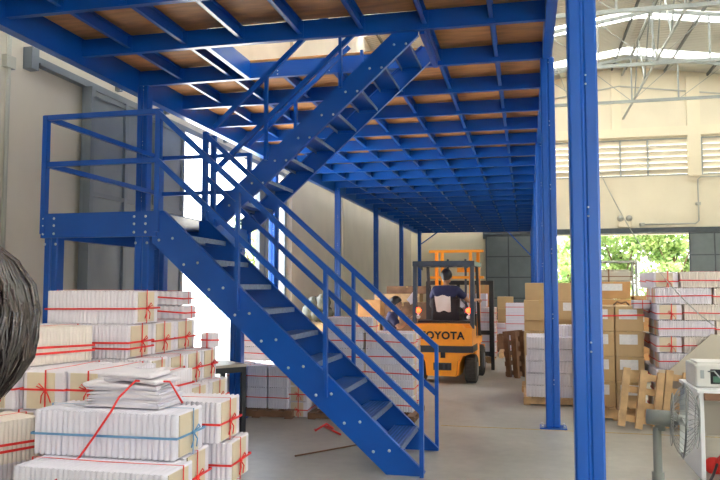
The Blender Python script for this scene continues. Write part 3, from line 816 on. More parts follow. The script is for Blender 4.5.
for k in range(5):
    z = .15+k*.307
    hh = .303
    if k < 4 or True:
        for i, (x, w_) in enumerate(((.875, .33), (1.215, .335))):
            if k == 4: continue
            carton(x, 9.6, z, w_-.005, .42, hh, '%s brown labelled carton in the stack, %s column' % (rows[k], ['left, partly behind the big post', 'right'][i]), G3)
            carton(x, 10.05, z, w_-.005, .42, hh, '%s brown carton in the rear row of the labelled stack, %s column' % (rows[k], ['left', 'right'][i]), G3)
# red band round the top cartons
b = MB(); ribbon_loop(b, [(.705, 9.382, 1.25), (1.39, 9.382, 1.27), (1.39, 10.268, 1.26), (.705, 10.268, 1.25)], (0, 0, 1), .02); b.build('red_band', M['red'], label='red band strapped round the top labelled brown cartons', cat='strap')
b = MB(); b.tube([(1.05, 9.5, 1.39), (1.09, 9.48, 1.43), (1.14, 9.5, 1.41), (1.19, 9.45, 1.43), (1.23, 9.5, 1.39)], .012, 6); b.build('crumpled_scrap', M['wooddark'], label='crumpled brown scrap lying on the labelled cartons', cat='scrap')
# behind: more cartons (Y~11.5-14)
G4 = 'mixed cartons behind the pale packs'
pallet(1.6, 13.6, 0, 1.3, 1.2, .12, 'wooden pallet under the orange-brown cartons near the rear doorway')
for k in range(3): carton(1.25, 13.6, .12+k*.36, .55, .5, .355, '%s-layer orange-brown carton near the rear doorway, left' % rows[k], G4, 'carton2', lab=False); carton(1.82, 13.6, .12+k*.36, .55, .5, .355, '%s-layer orange-brown carton near the rear doorway, right' % rows[k], G4, 'carton2', lab=(k == 2))
carton(1.5, 13.55, 1.20, .58, .45, .20, 'flat orange carton lying on the orange-brown stack', G4, 'carton2', lab=False)
carton(1.45, 13.55, 1.41, .62, .45, .30, 'large orange printed carton crowning the stack near the rear doorway', G4, 'carton2')
carton(1.93, 13.5, 1.20, .24, .4, .26, 'small orange carton beside the large printed one', G4, 'carton2', lab=False)
# rack with tied bundle further back
r = thing('storage_rack', 'small metal rack holding a tied sack in front of the rear trees', 'rack', (1.9, 17.5, 0))
for sx in (-.5, .5):
    for sy in (-.3, .3):
        b = MB(); b.box(sx-.025, sx+.025, sy-.025, sy+.025, 0, 2.25); b.build('rack_post', M['pipe'], r)
for z in (.6, 1.7, 2.2):
    b = MB(); b.box(-.52, .52, -.32, .32, z-.02, z+.02); b.build('rack_shelf', M['pipe'], r)
b = MB(); b.box(-.45, .42, -.25, .25, 0, .3, bev=.06); b.box(-.46, .43, -.26, .26, .13, .15, 1); b.box(-.1, -.07, -.26, .26, -.0, .305, 1)
b.build('tied_sack', [M['beige'], M['brownedge']], label='beige tied sack lying on the shelf of the metal rack', cat='sack', loc=(1.9, 17.5, 1.72))
# pale packs on pallet behind column two
def pack_mesh(L_, W_, H_, n, seed):
    rnd = random.Random(seed); b = MB(); d = L_/n
    for i in range(n): slab_ring(b, -L_/2+i*d, -L_/2+(i+1)*d, W_/2, H_, .009, rnd.uniform(-.001, .001), 0, 0)
    b.box(-L_/2-.001, -L_/2+.001, -W_/2, W_/2, 0, H_, 0)
    return b.mesh('pack_body', M['paper'])
pk = pack_mesh(.305, .3, .158, 8, 4)
G5 = 'shrink-wrapped book packs on the pallet behind the second column'
pallet(.30, 10.75, 0, .74, 1.0, .11, 'wooden pallet under the pale shrink-wrapped packs')
colw = ['left', 'right']
for k in range(5):
    for j in range(3):
        for i in range(2):
            x = .135+i*.33-(.012 if k < 3 else 0); y = 10.42+j*.31
            obj('book_pack', pk, None, (x, y, .11+k*.164), (0, 0, random.uniform(-.01, .01)),
                '%s-layer pale book pack, %s column, %s row of the palletised packs' % (rows[k], colw[i], ['front', 'middle', 'rear'][j]), 'book pack', G5)
for i in (1,):
    obj('book_pack', pk, None, (.2+i*.31, 10.7, .92), (0, 0, 0), 'extra pale pack on top of the palletised packs, between the two columns', 'book pack', G5)
# cartons between the columns
G6 = 'brown cartons between the two near columns'
pallet(.45, 11.75, 0, 1.1, .6, .1, 'low pallet hidden behind the pale packs')
for k in range(2):
    for i in range(2): carton(.2+i*.52, 11.8, .1+k*.415, .5, .45, .41, '%s carton hidden behind the pale packs, %s' % (rows[k], colw[i]), G6, lab=False)
for i in range(2): carton(.2+i*.52, 11.85, 1.10 if True else 0, .5, .4, .31, 'carton in the upper tier between the two near columns, %s' % colw[i], G6, lab=(i == 1))
for i in range(2): carton(.2+i*.52, 11.9, .93, .5, .4, .168, 'flat carton under the upper tier between the near columns, %s' % colw[i], G6, lab=False)
carton(.42, 11.9, 1.41, .9, .4, .27, 'wide brown carton topping the tier between the near columns', G6, lab=False)

# right bundle stack
bundle_meshes('Q1', .60, .34, .185, 22, 'paperc', 'red', 31, bow=False, sw=.013)
bundle_meshes('Q2', .60, .34, .185, 24, 'paper', 'red', 32, bow=False, sw=.013)
bundle_meshes('Q3', .5, .28, .185, 14, 'paper', 'red', 33, bow=True, sw=.013)
pallet(2.15, 9.5, 0, 1.5, .75, .1, 'wooden pallet under the tall bundle stack on the right')
G7 = 'tied bundles in the tall stack on the right'
for k in range(9):
    z = .1+k*.188; xo = [0, .03, -.02, .02, 0, .02, .01, .0, -.02][k]
    lay = rows[k]
    if k % 2 == 0:
        seq = [('Q3', 1.60, 90), ('Q1', 2.06, 0), ('Q2', 2.67, 0)] if k in (2, 4, 6, 8) else [('Q1', 1.76, 0), ('Q2', 2.37, 0)]
    else: seq = [('Q2', 1.77, 0), ('Q1', 2.39, 0)]
    for i, (kk, x, rz) in enumerate(seq):
        bundle(kk, x+xo, 9.18+(.09 if rz else 0), z, rz, '%s-layer bundle of the right stack, %s in the front row' % (lay, ordn[i] if i else 'leftmost'), G7)
        bundle('Q2' if rz == 0 else kk, x+xo, 9.55+(.25 if rz else 0), z, rz, '%s-layer bundle of the right stack, %s in the rear row' % (lay, ordn[i] if i else 'leftmost'), G7)
bundle('T1', 1.36, 9.45, 1.35, 88, 'small bundle hanging out of the left side of the right stack', G7)
for k in range(7): bundle('Q3', 1.25, 10.75, .0+k*.188, 88, '%s bundle of the narrow column behind the labelled cartons' % rows[k], G7)

# leaning pallets
def lean_pallet(x, y, w_, h_, tilt, lean, label, mat='wood'):
    r = thing('wooden_pallet', label, 'pallet', (x, y, .02), (R(-lean), R(tilt), 0), group='small pallets leaning against the stacks')
    for i in range(3):
        xx = -w_/2+.035+i*(w_-.07)/2
        b = MB(); b.box(xx-.038, xx+.038, -.0, .07, 0, h_); b.build('stringer_board', M[mat], r)
    for k in range(4):
        z = .10+k*(h_-.17)/3
        b = MB(); b.box(-w_/2, w_/2, .07, .085, z-.037, z+.037); b.build('deck_board', M[mat], r)
lean_pallet(1.2, 8.70, .44, .66, 8, 9, 'tilted light wooden pallet leaning left of the other, by the brown cartons')
lean_pallet(1.66, 8.70, .44, .64, 8, 9, 'tilted light wooden pallet leaning on the right, beside the fan')
# beige board leaning
b = MB(); b.prism([(1.35, 0), (1.42, .52), (2.04, 1.08), (2.9, .88), (2.9, 0)], 'y', -.01, .01)
b.build('leaning_board', M['beige'], label='large beige board with a slanted top leaning behind the printer', cat='board', loc=(.0, 8.90, 0), rot=(R(-2), 0, 0))
# side table + printer
r = thing('side_table', 'white panel-sided table carrying the printer at the right edge', 'table', (1.4, 6.62, 0))
b = MB(); b.box(0, .035, 0, .71, 0, .72, bev=.004); b.build('side_panel', M['panel'], r)
b = MB(); b.box(1.2, 1.235, 0, .71, 0, .72, bev=.004); b.build('side_panel', M['panel'], r)
b = MB(); b.box(.035, 1.2, .66, .69, .25, .72); b.build('back_panel', M['beige'], r)
b = MB(); b.box(-.02, 1.26, -.02, .73, .72, .745); b.build('table_top', M['panel'], r)
b = MB(); b.box(.035, 1.2, -.02, .02, .66, .72); b.build('front_rail', M['brownedge'], r)
r = thing('dot_printer', 'beige office printer standing on the white table', 'printer', (1.40, 6.75, .745))
b = MB(); b.box(0, .55, 0, .4, 0, .2, bev=.015); b.box(.03, .55, .05, .35, .2, .215); b.build('printer_body', M['printer'], r)
b = MB(); b.box(.12, .54, -.004, .01, .035, .16, bev=.003); b.build('paper_slot', M['void'], r)
b = MB(); b.box(.14, .53, -.012, -.003, .05, .1); b.build('circuit_tray', M['green'], r)
b = MB(); b.box(.04, .07, -.004, .003, .08, .15); b.build('vent_grille', M['truss'], r)
b = MB(); b.tube([(.1, -.01, .14), (.14, -.05, .15), (.22, -.06, .05), (.5, -.05, .01)], .006, 6); b.build('printer_cable', M['truss'], r)
# bag and cable below
b = MB(); rnd = random.Random(2)
for i, c in enumerate(((0, 0, .08), (.1, .03, .07), (-.07, .04, .06), (.03, -.03, .12), (.16, 0, .05))): b.ball(c, .09, 0, 9, 6, sc=(1, .8, .85))
b.build('plastic_bag', M['red'], label='crumpled red plastic bag on the floor under the white table', cat='bag', loc=(1.63, 6.85, 0))
b = MB(); b.tube([(1.6, 7.2, .012), (1.55, 7.0, .05), (1.58, 6.85, .1), (1.5, 6.65, .05), (1.4, 6.4, .02), (1.1, 6.2, .012), (.95, 5.6, .012), (1.15, 5.4, .012), (.9, 5.1, .012)], .012, 6)
b.build('black_cable', M['dark'], label='black cable trailing from the white table across the floor', cat='cable')
# hanging wire from column two to the right
p0 = Vector((.36, 8.6, 4.25)); p1 = Vector((1.62, 6.9, 1.25)); pts = []
for i in range(25):
    t = i/24; p = p0.lerp(p1, t); p.z -= .75*4*t*(1-t)*.62; pts.append(p)
b = MB(); b.tube(pts, .0045, 6); b.build('hanging_wire', M['pipe'], label='thin dark wire sagging from the second column down to the printer', cat='wire')

# fan
r = thing('pedestal_fan', 'grey pedestal fan with wire cage facing the white table', 'fan', (.735, 4.6, 0))
b = MB(); b.tube([(0, 0, 0), (0, 0, .03), (0, 0, .05)], .2, 28, rs=[.2, .19, .05]); b.build('fan_base', M['fan'], r)
b = MB(); b.cyl((0, 0, .04), (0, 0, .78), .025, n=16); b.cyl((0, 0, .45), (0, 0, .52), .036, n=16); b.build('fan_pole', M['fan'], r)
A = R(-12)       # fan axis: towards +X, slightly away
T = Matrix.Translation((.02, 0, .835)) @ Matrix.Rotation(R(-7), 4, 'Z') @ Matrix.Rotation(R(3), 4, 'Y')
b = MB(); b.cyl((0, 0, -.07), (0, 0, .0), .03, n=14, T=T); b.tube([(-.08, 0, 0), (-.075, 0, 0), (.08, 0, 0), (.095, 0, 0)], .05, 20, rs=[.03, .045, .048, .03], T=T); b.build('motor_housing', M['fan'], r)
b = MB(); b.cyl((.09, 0, 0), (.15, 0, 0), .03, n=14, T=T)
cx = .125
for k in range(4):
    a0 = k*pi/2; vs = []
    for i in range(7):
        rr = .03+.155*i/6; wd = .35+.5*sin(pi*min(1, i/5))*.8
        for s in (-1, 1):
            aa = a0+s*wd*.5; vs.append((cx+s*.02, rr*cos(aa), rr*sin(aa)))
    fs = [(2*i, 2*i+2, 2*i+3, 2*i+1) for i in range(6)]
    b.add(vs, fs, 0, T, True); b.add([(v[0]+.003, v[1], v[2]) for v in vs], fs, 0, T, True)
b.build('fan_blades', M['fanblade'], r)
def cage(front):
    b = MB(); RR = .212
    n = 32
    for k in range(n):
        a = 2*pi*k/n; pts = []
        for i in range(7):
            t = i/6; rr = .03+(RR-.03)*t
            x = cx+(.085*cos(t*pi/2)**.7 if front else -.07*cos(t*pi/2)**.7)
            tw = .25*(1-t)*(1 if front else -1)
            pts.append((x, rr*cos(a+tw), rr*sin(a+tw)))
        b.tube(pts, .0016, 4, T=T)
    for rr, xx in ((RR, 0), (.15, .075 if front else -.062), (.035, .086 if front else -.071)):
        b.tube([(cx+xx, rr*cos(t*pi/18), rr*sin(t*pi/18)) for t in range(36)], .003 if rr < .2 else .006, 6, T=T, closed=True)
    if front: b.tube([(cx+.084, 0, 0), (cx+.09, 0, 0)], .035, 16, T=T)
    return b
cage(True).build('front_cage', M['fanwire'], r); cage(False).build('rear_cage', M['fanwire'], r)

# ------------------------------------------------------------------ goods in the middle distance
G8 = 'goods stacked at the far end of the aisle'
pallet(.0, 17.4, 0, 1.3, 1.0, .12, 'pallet under the far aisle cartons left of the second column')
for k in range(6): 
    bundle('F2', -.18, 17.05, .36-.24+k*.19, 0, '%s pale bundle in the far aisle stack left of the columns' % rows[k], G8) if k < 7 else None
carton(.38, 17.0, .12, .5, .45, .5, 'lower brown carton of the far aisle stack beside the columns', G8, lab=False)
carton(.38, 17.0, .625, .5, .45, .62, 'tall brown carton of the far aisle stack beside the columns', G8, lab=False)
carton(.40, 17.1, 1.25, .42, .4, .4, 'carton with white label topping the far aisle stack', G8)
carton(.42, 17.2, 1.655, .2, .2, .18, 'little carton perched on the labelled far aisle carton', G8, lab=False)
pallet(-.75, 19.0, 0, 1.0, 1.0, .45, 'raised pallet stand under the far aisle books', 'wooddark')
for i in range(2): bundle('V1', -.95+i*.3, 18.8, .45, 0, 'upright white books on the far aisle pallet, %s' % colw[i], G8)
for k in range(3): carton(-.55, 19.15, .45+k*.31, .4, .4, .305, '%s pinkish carton behind the far upright books' % rows[k], G8, lab=False)
carton(-1.15, 19.5, .45, .45, .4, .6, 'dark brown crate left of the far upright books', G8, 'wooddark', lab=False)
carton(-1.12, 19.5, 1.06, .45, .4, .62, 'orange-brown wooden crate standing high beside the forklift mast', G8, 'carton2', lab=False)
# standing dark pallets
for i, (x, y, rz) in enumerate(((-.02, 13.45, 60), (-.18, 13.6, 64))):
    r = thing('wooden_pallet', ['dark pallet standing on edge left of the second column', 'second dark pallet on edge behind the first, by the aisle', 'lighter pallet on edge tucked behind the dark ones'][i], 'pallet', (x, y, 0), (R(-4), 0, R(rz)), group='pallets standing on edge')
    for q_ in range(3): b = MB(); b.box(-.3+.27*q_, -.23+.27*q_, 0, .08, 0, .82); b.build('stringer_board', M['wooddark' if i < 2 else 'wood'], r)
    for q_ in range(5): b = MB(); b.box(-.3, .31, .08, .095, .02+.18*q_, .1+.18*q_); b.build('deck_board', M['wooddark' if i < 2 else 'wood'], r)
# by the left wall, behind the stair stacks
G9 = 'cartons piled along the left wall'
for i, (x, y, z, sx, sy, sz, l, m_) in enumerate((
    (-3.5, 15.6, 0, .8, .6, .5, 'brown carton on the floor by the left wall pile, front left', 'carton'),
    (-2.7, 15.6, 0, .75, .6, .55, 'brown carton on the floor by the left wall pile, front right', 'carton'),
    (-3.5, 15.6, .505, .8, .6, .45, 'brown carton in the middle tier of the wall pile, left', 'carton'),
    (-2.7, 15.6, .555, .7, .6, .45, 'brown carton in the middle tier of the wall pile, right', 'wooddark'),
    (-3.35, 15.6, .96, .5, .5, .38, 'open pale carton with print behind the stair stack', 'carton2'),
    (-3.0, 17.4, 0, 1.2, .7, .75, 'long dark brown case low by the left wall', 'wooddark'),
    (-2.9, 17.4, .755, 1.2, .7, .5, 'long dark brown case in the middle of the case pile', 'wooddark'),
    (-3.05, 17.4, 1.26, 1.1, .6, .2, 'flat brown plank crate near the top of the case pile', 'wood'),
    (-2.8, 17.4, 1.465, 1.0, .6, .18, 'flat brown plank crate topping the case pile', 'wooddark'),
    (-2.0, 18.0, 0, .7, .7, .9, 'brown sack-like carton behind the forklift, lower', 'carton'),
    (-2.0, 18.0, .905, .65, .7, .6, 'brown sack-like carton behind the forklift, upper', 'wooddark'))):
    carton(x, y, z, sx, sy, sz, l, G9, m_, lab=False)
# clear plastic bag
b = MB(); rnd = random.Random(5)
for c in ((0, 0, .16), (.15, .05, .13), (-.17, .03, .14), (.03, .0, .36), (-.1, 0, .28)): b.ball(c, .17, 0, 7, 5, sc=(1, .8, 1.1), T=Matrix.Rotation(rnd.uniform(-.3, .3), 4, 'Y'))
b.build('plastic_wrap', M['clear'], label='crumpled clear plastic wrap heaped on a carton by the left wall', cat='plastic wrap', loc=(-4.02, 13.6, .97))
carton(-4.02, 13.6, 0, .9, .7, .9, 'low brown carton under the crumpled plastic wrap', G9, lab=False)

# ------------------------------------------------------------------ people
def skin_obj(name, pts, edges, radii, mat, parent, root=0, sub=2):
    me = bpy.data.meshes.new(name); me.from_pydata([tuple(p) for p in pts], edges, []); me.materials.append(mat)
    o = obj(name, me, parent)
    md = o.modifiers.new('skin', 'SKIN'); md.use_smooth_shade = True
    lay = me.skin_vertices if len(me.skin_vertices) else None
    if lay is None:
        bpy.context.view_layer.objects.active = o
        import bmesh
        bm = bmesh.new(); bm.from_mesh(me); bm.verts.layers.skin.verify(); bm.to_mesh(me); bm.free(); lay = me.skin_vertices
    for i, r_ in enumerate(radii):
        rr = r_ if isinstance(r_, (tuple, list)) else (r_, r_)
        lay[0].data[i].radius = rr; lay[0].data[i].use_root = (i == root)
    s = o.modifiers.new('sub', 'SUBSURF'); s.levels = sub; s.render_levels = sub
    return o
def head_mesh(b, c, mi=0, yaw=0, s=1.0):
    T = Matrix.Translation(c) @ Matrix.Rotation(yaw, 4, 'Z') @ Matrix.Scale(s, 4)
    # face looks to +Y in local space
    prof = [(-.115, .035, .02), (-.105, .055, .018), (-.08, .065, .008), (-.05, .072, 0), (-.02, .075, -.004), (.01, .078, -.008), (.045, .078, -.012), (.08, .068, -.014), (.105, .045, -.014), (.118, .015, -.014)]
    vs = []; n = 20
    for z, r_, yo in prof:
        for j in range(n):
            t = 2*pi*j/n; yy = sin(t)*r_*1.18+yo; xx = cos(t)*r_
            if yy > .06 and -.045 < z < -.0 and abs(xx) < .02: yy += .018
            vs.append((xx, yy, z))
    fs = [tuple(range(n-1, -1, -1)), tuple(range((len(prof)-1)*n, len(prof)*n))]
    for i in range(len(prof)-1):
        for j in range(n): a = i*n+j; c2 = i*n+(j+1) % n; fs.append((a, c2, c2+n, a+n))
    b.add(vs, fs, mi, T, True)
    for s_ in (-1, 1): b.ball((s_*.078, -.005, -.015), .028, mi, 8, 6, T, (.35, .7, 1))
    b.ball((0, .098, -.022), .014, mi, 8, 6, T, (.9, 1, 1.3))
    return T
def face_bits(r, T):
    b = MB()
    for s_ in (-1, 1): b.ball((s_*.03, .075, .01), .011, 0, 8, 6, T, (1.2, .6, .7)); b.beam(T @ Vector((s_*.045, .082, .03)), T @ Vector((s_*.016, .086, .031)), .006, .006)
    b.build('eyes', M['void'], r)
    b = MB(); b.ball((0, .078, -.06), .02, 0, 8, 6, T, (1.1, .4, .28)); b.build('mouth', M['brownedge'], r)
def hair_cap(r, T, mat, low=-.02):
    b = MB(); vs = []; fs = []; n = 20; rows_ = 7
    for i in range(rows_+1):
        a = (pi*.80)*i/rows_
        for j in range(n):
            t = 2*pi*j/n; back = (1-sin(t))/2
            aa = a*(.5+.5*back); rr = .092*(sin(aa) if aa < pi/2 else max(sin(aa), .88))
            jit = 1+.03*sin(7*t+i*2)
            vs.append((cos(t)*rr*jit, sin(t)*rr*1.22*jit-.012, .02+.112*cos(aa)*jit))
    for i in range(rows_):
        for j in range(n): q_ = i*n+j; c2 = i*n+(j+1) % n; fs.append((q_, q_+n, c2+n, c2))
    fs.append(tuple(range(n)))
    b.add(vs, fs, 0, T, True); return b.build('hair', mat, r)

def hand_fingers(pts, edges, rad, wi, wrist, fdir, side, curl):
    """adds palm and five curled fingers to a skin skeleton; fdir forward, side = thumb side, curl = curl direction"""
    fdir = Vector(fdir).normalized(); side = Vector(side).normalized(); curl = Vector(curl).normalized()
    palm = wrist+fdir*.075; pts.append(palm); pi_ = len(pts)-1; edges.append((wi, pi_)); rad.append((.038, .018))
    for k, (o_, l) in enumerate(((.03, .065), (.01, .075), (-.01, .07), (-.03, .055))):
        base = palm+side*o_+fdir*.015; k1 = base+fdir*l*.45+curl*l*.12; k2 = k1+fdir*l*.25+curl*l*.45; k3 = k2-fdir*l*.08+curl*l*.35
        last = pi_
        for p, r_ in ((base, .010), (k1, .009), (k2, .0085), (k3, .007)):
            pts.append(p); edges.append((last, len(pts)-1)); rad.append(r_); last = len(pts)-1
    t0 = wrist+fdir*.03+side*.035; t1 = t0+fdir*.035+side*.02+curl*.015; t2 = t1+fdir*.025+curl*.025
    last = wi
    for p, r_ in ((t0, .013), (t1, .011), (t2, .009)):
        pts.append(p); edges.append((last, len(pts)-1)); rad.append(r_); last = len(pts)-1

def person(name, label, loc, rz, pose, shirt, hair=True):
    """pose: dict of joint positions in local space (facing +Y)"""
    r = thing(name, label, 'person', loc, (0, 0, rz))
    P = {k: Vector(v) for k, v in pose.items()}
    names = ['pel', 'belly', 'chest', 'neck', 'headb', 'lsh', 'lel', 'lwr', 'rsh', 'rel', 'rwr', 'lhip', 'lkn', 'lan', 'ltoe', 'rhip', 'rkn', 'ran', 'rtoe']
    pts = [P[n] for n in names]; ix = {n: i for i, n in enumerate(names)}
    ed = [('pel', 'belly'), ('belly', 'chest'), ('chest', 'neck'), ('neck', 'headb'), ('chest', 'lsh'), ('lsh', 'lel'), ('lel', 'lwr'), ('chest', 'rsh'), ('rsh', 'rel'), ('rel', 'rwr'),
          ('pel', 'lhip'), ('lhip', 'lkn'), ('lkn', 'lan'), ('lan', 'ltoe'), ('pel', 'rhip'), ('rhip', 'rkn'), ('rkn', 'ran'), ('ran', 'rtoe')]
    ed = [(ix[a], ix[c]) for a, c in ed]
    rad = [(.13, .1), (.12, .085), (.11, .08), .048, .048, .045, .04, .027, .055, .04, .027, .085, .055, .038, .035, .085, .055, .038, .035]
    for s, w_ in (('l', 'lwr'), ('r', 'rwr')):
        e = P[s+'el']; wv = P[w_]; f = (wv-e).normalized()
        side = Vector((0, 0, 1)) if abs(f.z) < .8 else Vector((0, 1, 0)); side = (side-f*side.dot(f)).normalized()
        curl = f.cross(side)*(1 if s == 'l' else -1)
        curl = Vector((0, 0, -1)) if abs(f.z) < .8 else curl
        side2 = f.cross(curl)
        hand_fingers(pts, ed, rad, ix[w_], wv, f, side2, curl)
    skin_obj('body', pts, ed, rad, M['skin'], r, sub=1)
    # shirt
    sp = [P['pel'], P['belly'], P['chest'], P['neck']-Vector((0, 0, .02)), P['lsh'], P['lsh'].lerp(P['lel'], .75), P['rsh'], P['rsh'].lerp(P['rel'], .75)]
    skin_obj('shirt', sp, [(0, 1), (1, 2), (2, 3), (2, 4), (4, 5), (2, 6), (6, 7)], [(.155, .12), (.15, .115), (.17, .13), .09, .08, .066, .08, .066], shirt, r)
    tp = [P['pel'], P['lhip'], P['lkn'], P['lan']+Vector((0, 0, .03)), P['rhip'], P['rkn'], P['ran']+Vector((0, 0, .03))]
    skin_obj('trousers', tp, [(0, 1), (1, 2), (2, 3), (0, 4), (4, 5), (5, 6)], [(.15, .12), .1, .075, .06, .1, .075, .06], M['trouser'], r)
    for s in ('l', 'r'):
        a, t = P[s+'an'], P[s+'toe']; skin_obj('shoe', [a-Vector((0, .04, .03)), t, t+Vector((0, .04, 0))], [(0, 1), (1, 2)], [.045, .045, .035], M['dark'], r)
    b = MB(); T = head_mesh(b, P['headb']+Vector((0, .02, .10)), 0, 0); b.build('head', M['skin'], r)
    face_bits(r, T)
    if hair: hair_cap(r, T, M['hair'])
    return r, T

# ------------------------------------------------------------------ forklift
FKM = Matrix.Translation((-1.40, 12.08, 0)) @ Matrix.Rotation(R(-3), 4, 'Z')
def fkw(x, y, z): return tuple(FKM @ Vector((x, y, z)))
fk = thing('forklift', 'orange counterbalance forklift seen from behind in the aisle', 'forklift', (-1.40, 12.08, 0), (0, 0, R(-3)))
FW = .50
b = MB()
b.prism([(-FW, .52), (-.34, .46), (-.29, .36), (-.27, .14), (.27, .14), (.29, .36), (.34, .46), (FW, .52), (FW, .93), (FW-.05, 1.0), (-FW+.05, 1.0), (-FW, .93)], 'y', .06, .62)
b.prism([(-.36, .5), (-.26, .4), (-.24, .14), (.24, .14), (.26, .4), (.36, .5), (.40, .93), (.34, .99), (-.34, .99), (-.40, .93)], 'y', .0, .06)
b.add([(-.36, .0, .5), (.36, .0, .5), (.40, 0, .93), (-.40, 0, .93), (-FW, .061, .52), (FW, .061, .52), (FW, .061, .93), (-FW, .061, .93)], [(0, 4, 7, 3), (1, 2, 6, 5), (3, 7, 6, 2), (0, 1, 5, 4)])
b.build('counterweight', M['orange'], fk)
b = MB(); b.box(-.32, .32, .6, 1.75, .22, .62, bev=.03); b.box(-FW, FW, .66, 1.1, .2, .62, bev=.02); b.box(-FW+.02, FW-.02, .6, 1.7, .6, .72); b.build('chassis', M['orange'], fk)
b = MB(); b.prism([(-.36, -.015), (.36, -.015), (FW+.012, .05), (FW+.012, .7), (-FW-.012, .7), (-FW-.012, .05)], 'z', .53, .64); b.build('bumper_band', M['dark'], fk)
b = MB(); b.box(-.14, .16, -.012, .01, .24, .36); b.build('recess_plate', M['dark'], fk, ); 
b = MB(); b.box(-.04, .02, -.02, -.01, .25, .34); b.build('slot', M['void'], fk)
b = MB(); b.box(.06, .1, -.02, -.01, .25, .34); b.build('slot', M['void'], fk)
b = MB(); b.box(-.02, .06, -.004, .01, .44, .53); b.build('tow_pin', M['void'], fk)
for s in (-1, 1):
    for (y, rr, nm) in ((.42, .235, 'rear_wheel'), (1.45, .28, 'front_wheel')):
        b = MB(); b.tube([(s*(FW-.16), y, rr), (s*(FW-.14), y, rr), (s*(FW+.02), y, rr), (s*(FW+.04), y, rr)], rr, 28, rs=[rr-.03, rr, rr, rr-.03])
        for k in range(20):
            a = 2*pi*k/20; b.box(s*(FW-.06)-.08, s*(FW-.06)+.08, -.012, .012, rr-.006, rr+.006, 0, T=Matrix.Translation((0, y, rr)) @ Matrix.Rotation(a, 4, 'X') )
        o = b.build(nm, M['rubber'], fk)
        c = MB(); c.cyl((s*(FW+.0), y, rr), (s*(FW+.045), y, rr), rr*.5, n=20); c.build('hub', M['guard'], o)
# overhead guard
for s, nm in ((-1, 'guard_post'), (1, 'guard_post')):
    b = MB(); b.beam((s*.49, .18, .92), (s*.49, .25, 2.02), .065, .085, up=(0, 1, 0)); b.build(nm, M['guard'], fk)
    b = MB(); b.beam((s*.45, 1.55, .7), (s*.45, 1.2, 2.02), .05, .06, up=(0, 1, 0)); b.build(nm, M['dark'], fk)
b = MB(); b.box(-.53, .53, .2, .27, 1.97, 2.06, bev=.01); b.box(-.53, .53, 1.18, 1.25, 1.98, 2.06)
for s in (-1, 1): b.box(s*.5-.03, s*.5+.03, .2, 1.25, 1.98, 2.05)
for i in range(6): x = -.4+i*.16; b.box(x-.012, x+.012, .25, 1.2, 1.985, 2.04)
b.prism([(-.46, 1.98), (-.36, 1.90), (-.36, 1.98)], 'y', .2, .26); b.prism([(.46, 1.98), (.36, 1.98), (.36, 1.90)], 'y', .2, .26)
b.build('guard_roof', M['guard'], fk)
b = MB(); b.box(-FW+.04, FW-.04, .3, .75, .97, 1.04); b.box(-.3, .3, .32, .8, 1.0, 1.03, bev=.01); b.build('engine_hood', M['dark'], fk)
# seat
b = MB(); b.box(-.24, .24, .6, 1.05, .95, 1.04, bev=.03); b.box(-.27, .22, .48, .58, 1.0, 1.44, bev=.04, T=Matrix.Rotation(R(0), 4, 'X')); b.build('driver_seat', M['trouser'], fk)
for s in (-1, 1):
    b = MB(); b.tube([(s*.27, .52, 1.40), (s*.32, .75, 1.30), (s*.32, .95, 1.22)], .018, 8); b.build('armrest', M['darkgrey'], fk)
for s in (-1, 1):
    b = MB(); b.cyl((s*.43, .16, 1.22), (s*.43, .20, 1.22), .045, n=16); b.build('tail_light', M['lamp_red'], fk)
    b = MB(); b.cyl((s*.43, .165, 1.11), (s*.43, .20, 1.11), .035, n=14); b.cyl((s*.43, .21, 1.16), (s*.47, .3, 1.16), .015, n=8); b.build('reverse_light', M['label'], fk)
b = MB(); b.tube([(.12*cos(t*pi/12), 1.28+.05*sin(t*pi/12), 1.42+.11*sin(t*pi/12)) for t in range(24)], .012, 6, closed=True); b.beam((0, 1.28, 1.42), (0, 1.5, 1.0), .03, .03); b.build('steering_wheel', M['dark'], fk)
b = MB(); b.box(-.4, .4, 1.5, 1.62, .7, 1.12); b.build('dashboard', M['dark'], fk)
# mast
for s in (-1, 1):
    b = MB(); b.box(s*.27-.028, s*.27+.028, 1.72, 1.80, .08, 2.3); b.build('mast_rail', M['orange'], fk)
    b = MB(); b.box(s*.40-.03, s*.40+.03, 1.84, 1.92, .05, 2.3); b.build('inner_rail', M['orange'], fk)
    b = MB(); b.cyl((s*.17, 1.78, .2), (s*.17, 1.78, 2.15), .022, n=10); b.build('lift_cylinder', M['guard'], fk)
for z, h_ in ((2.3, .05), (1.80, .05), (.5, .1)):
    b = MB(); b.box(-.52, .52, 1.70, 1.80, z-h_/2, z+h_/2); b.build('mast_crosshead', M['orange'], fk)
b = MB(); b.box(-.0, .36, 1.83, 1.87, 1.90, 1.99); b.build('mast_plate', M['orange'], fk)
b = MB()
for z in (.35, .75, 1.7): b.box(-.62, .66, 1.95, 2.0, z-.04, z+.04)
for x in (-.6, -.3, 0, .3, .62): b.box(x-.03, x+.03, 1.95, 2.0, .3, 1.72)
b.build('load_backrest', M['dark'], fk)
for s in (-1, 1):
    b = MB(); b.box(s*.25-.06, s*.25+.06, 2.0, 3.1, .1, .14); b.box(s*.25-.06, s*.25+.06, 2.0, 2.05, .1, .8); b.build('fork', M['dark'], fk)
b = MB(); b.box(.62, .68, 1.9, 1.98, .05, 1.74); b.build('side_hose_guard', M['dark'], fk)
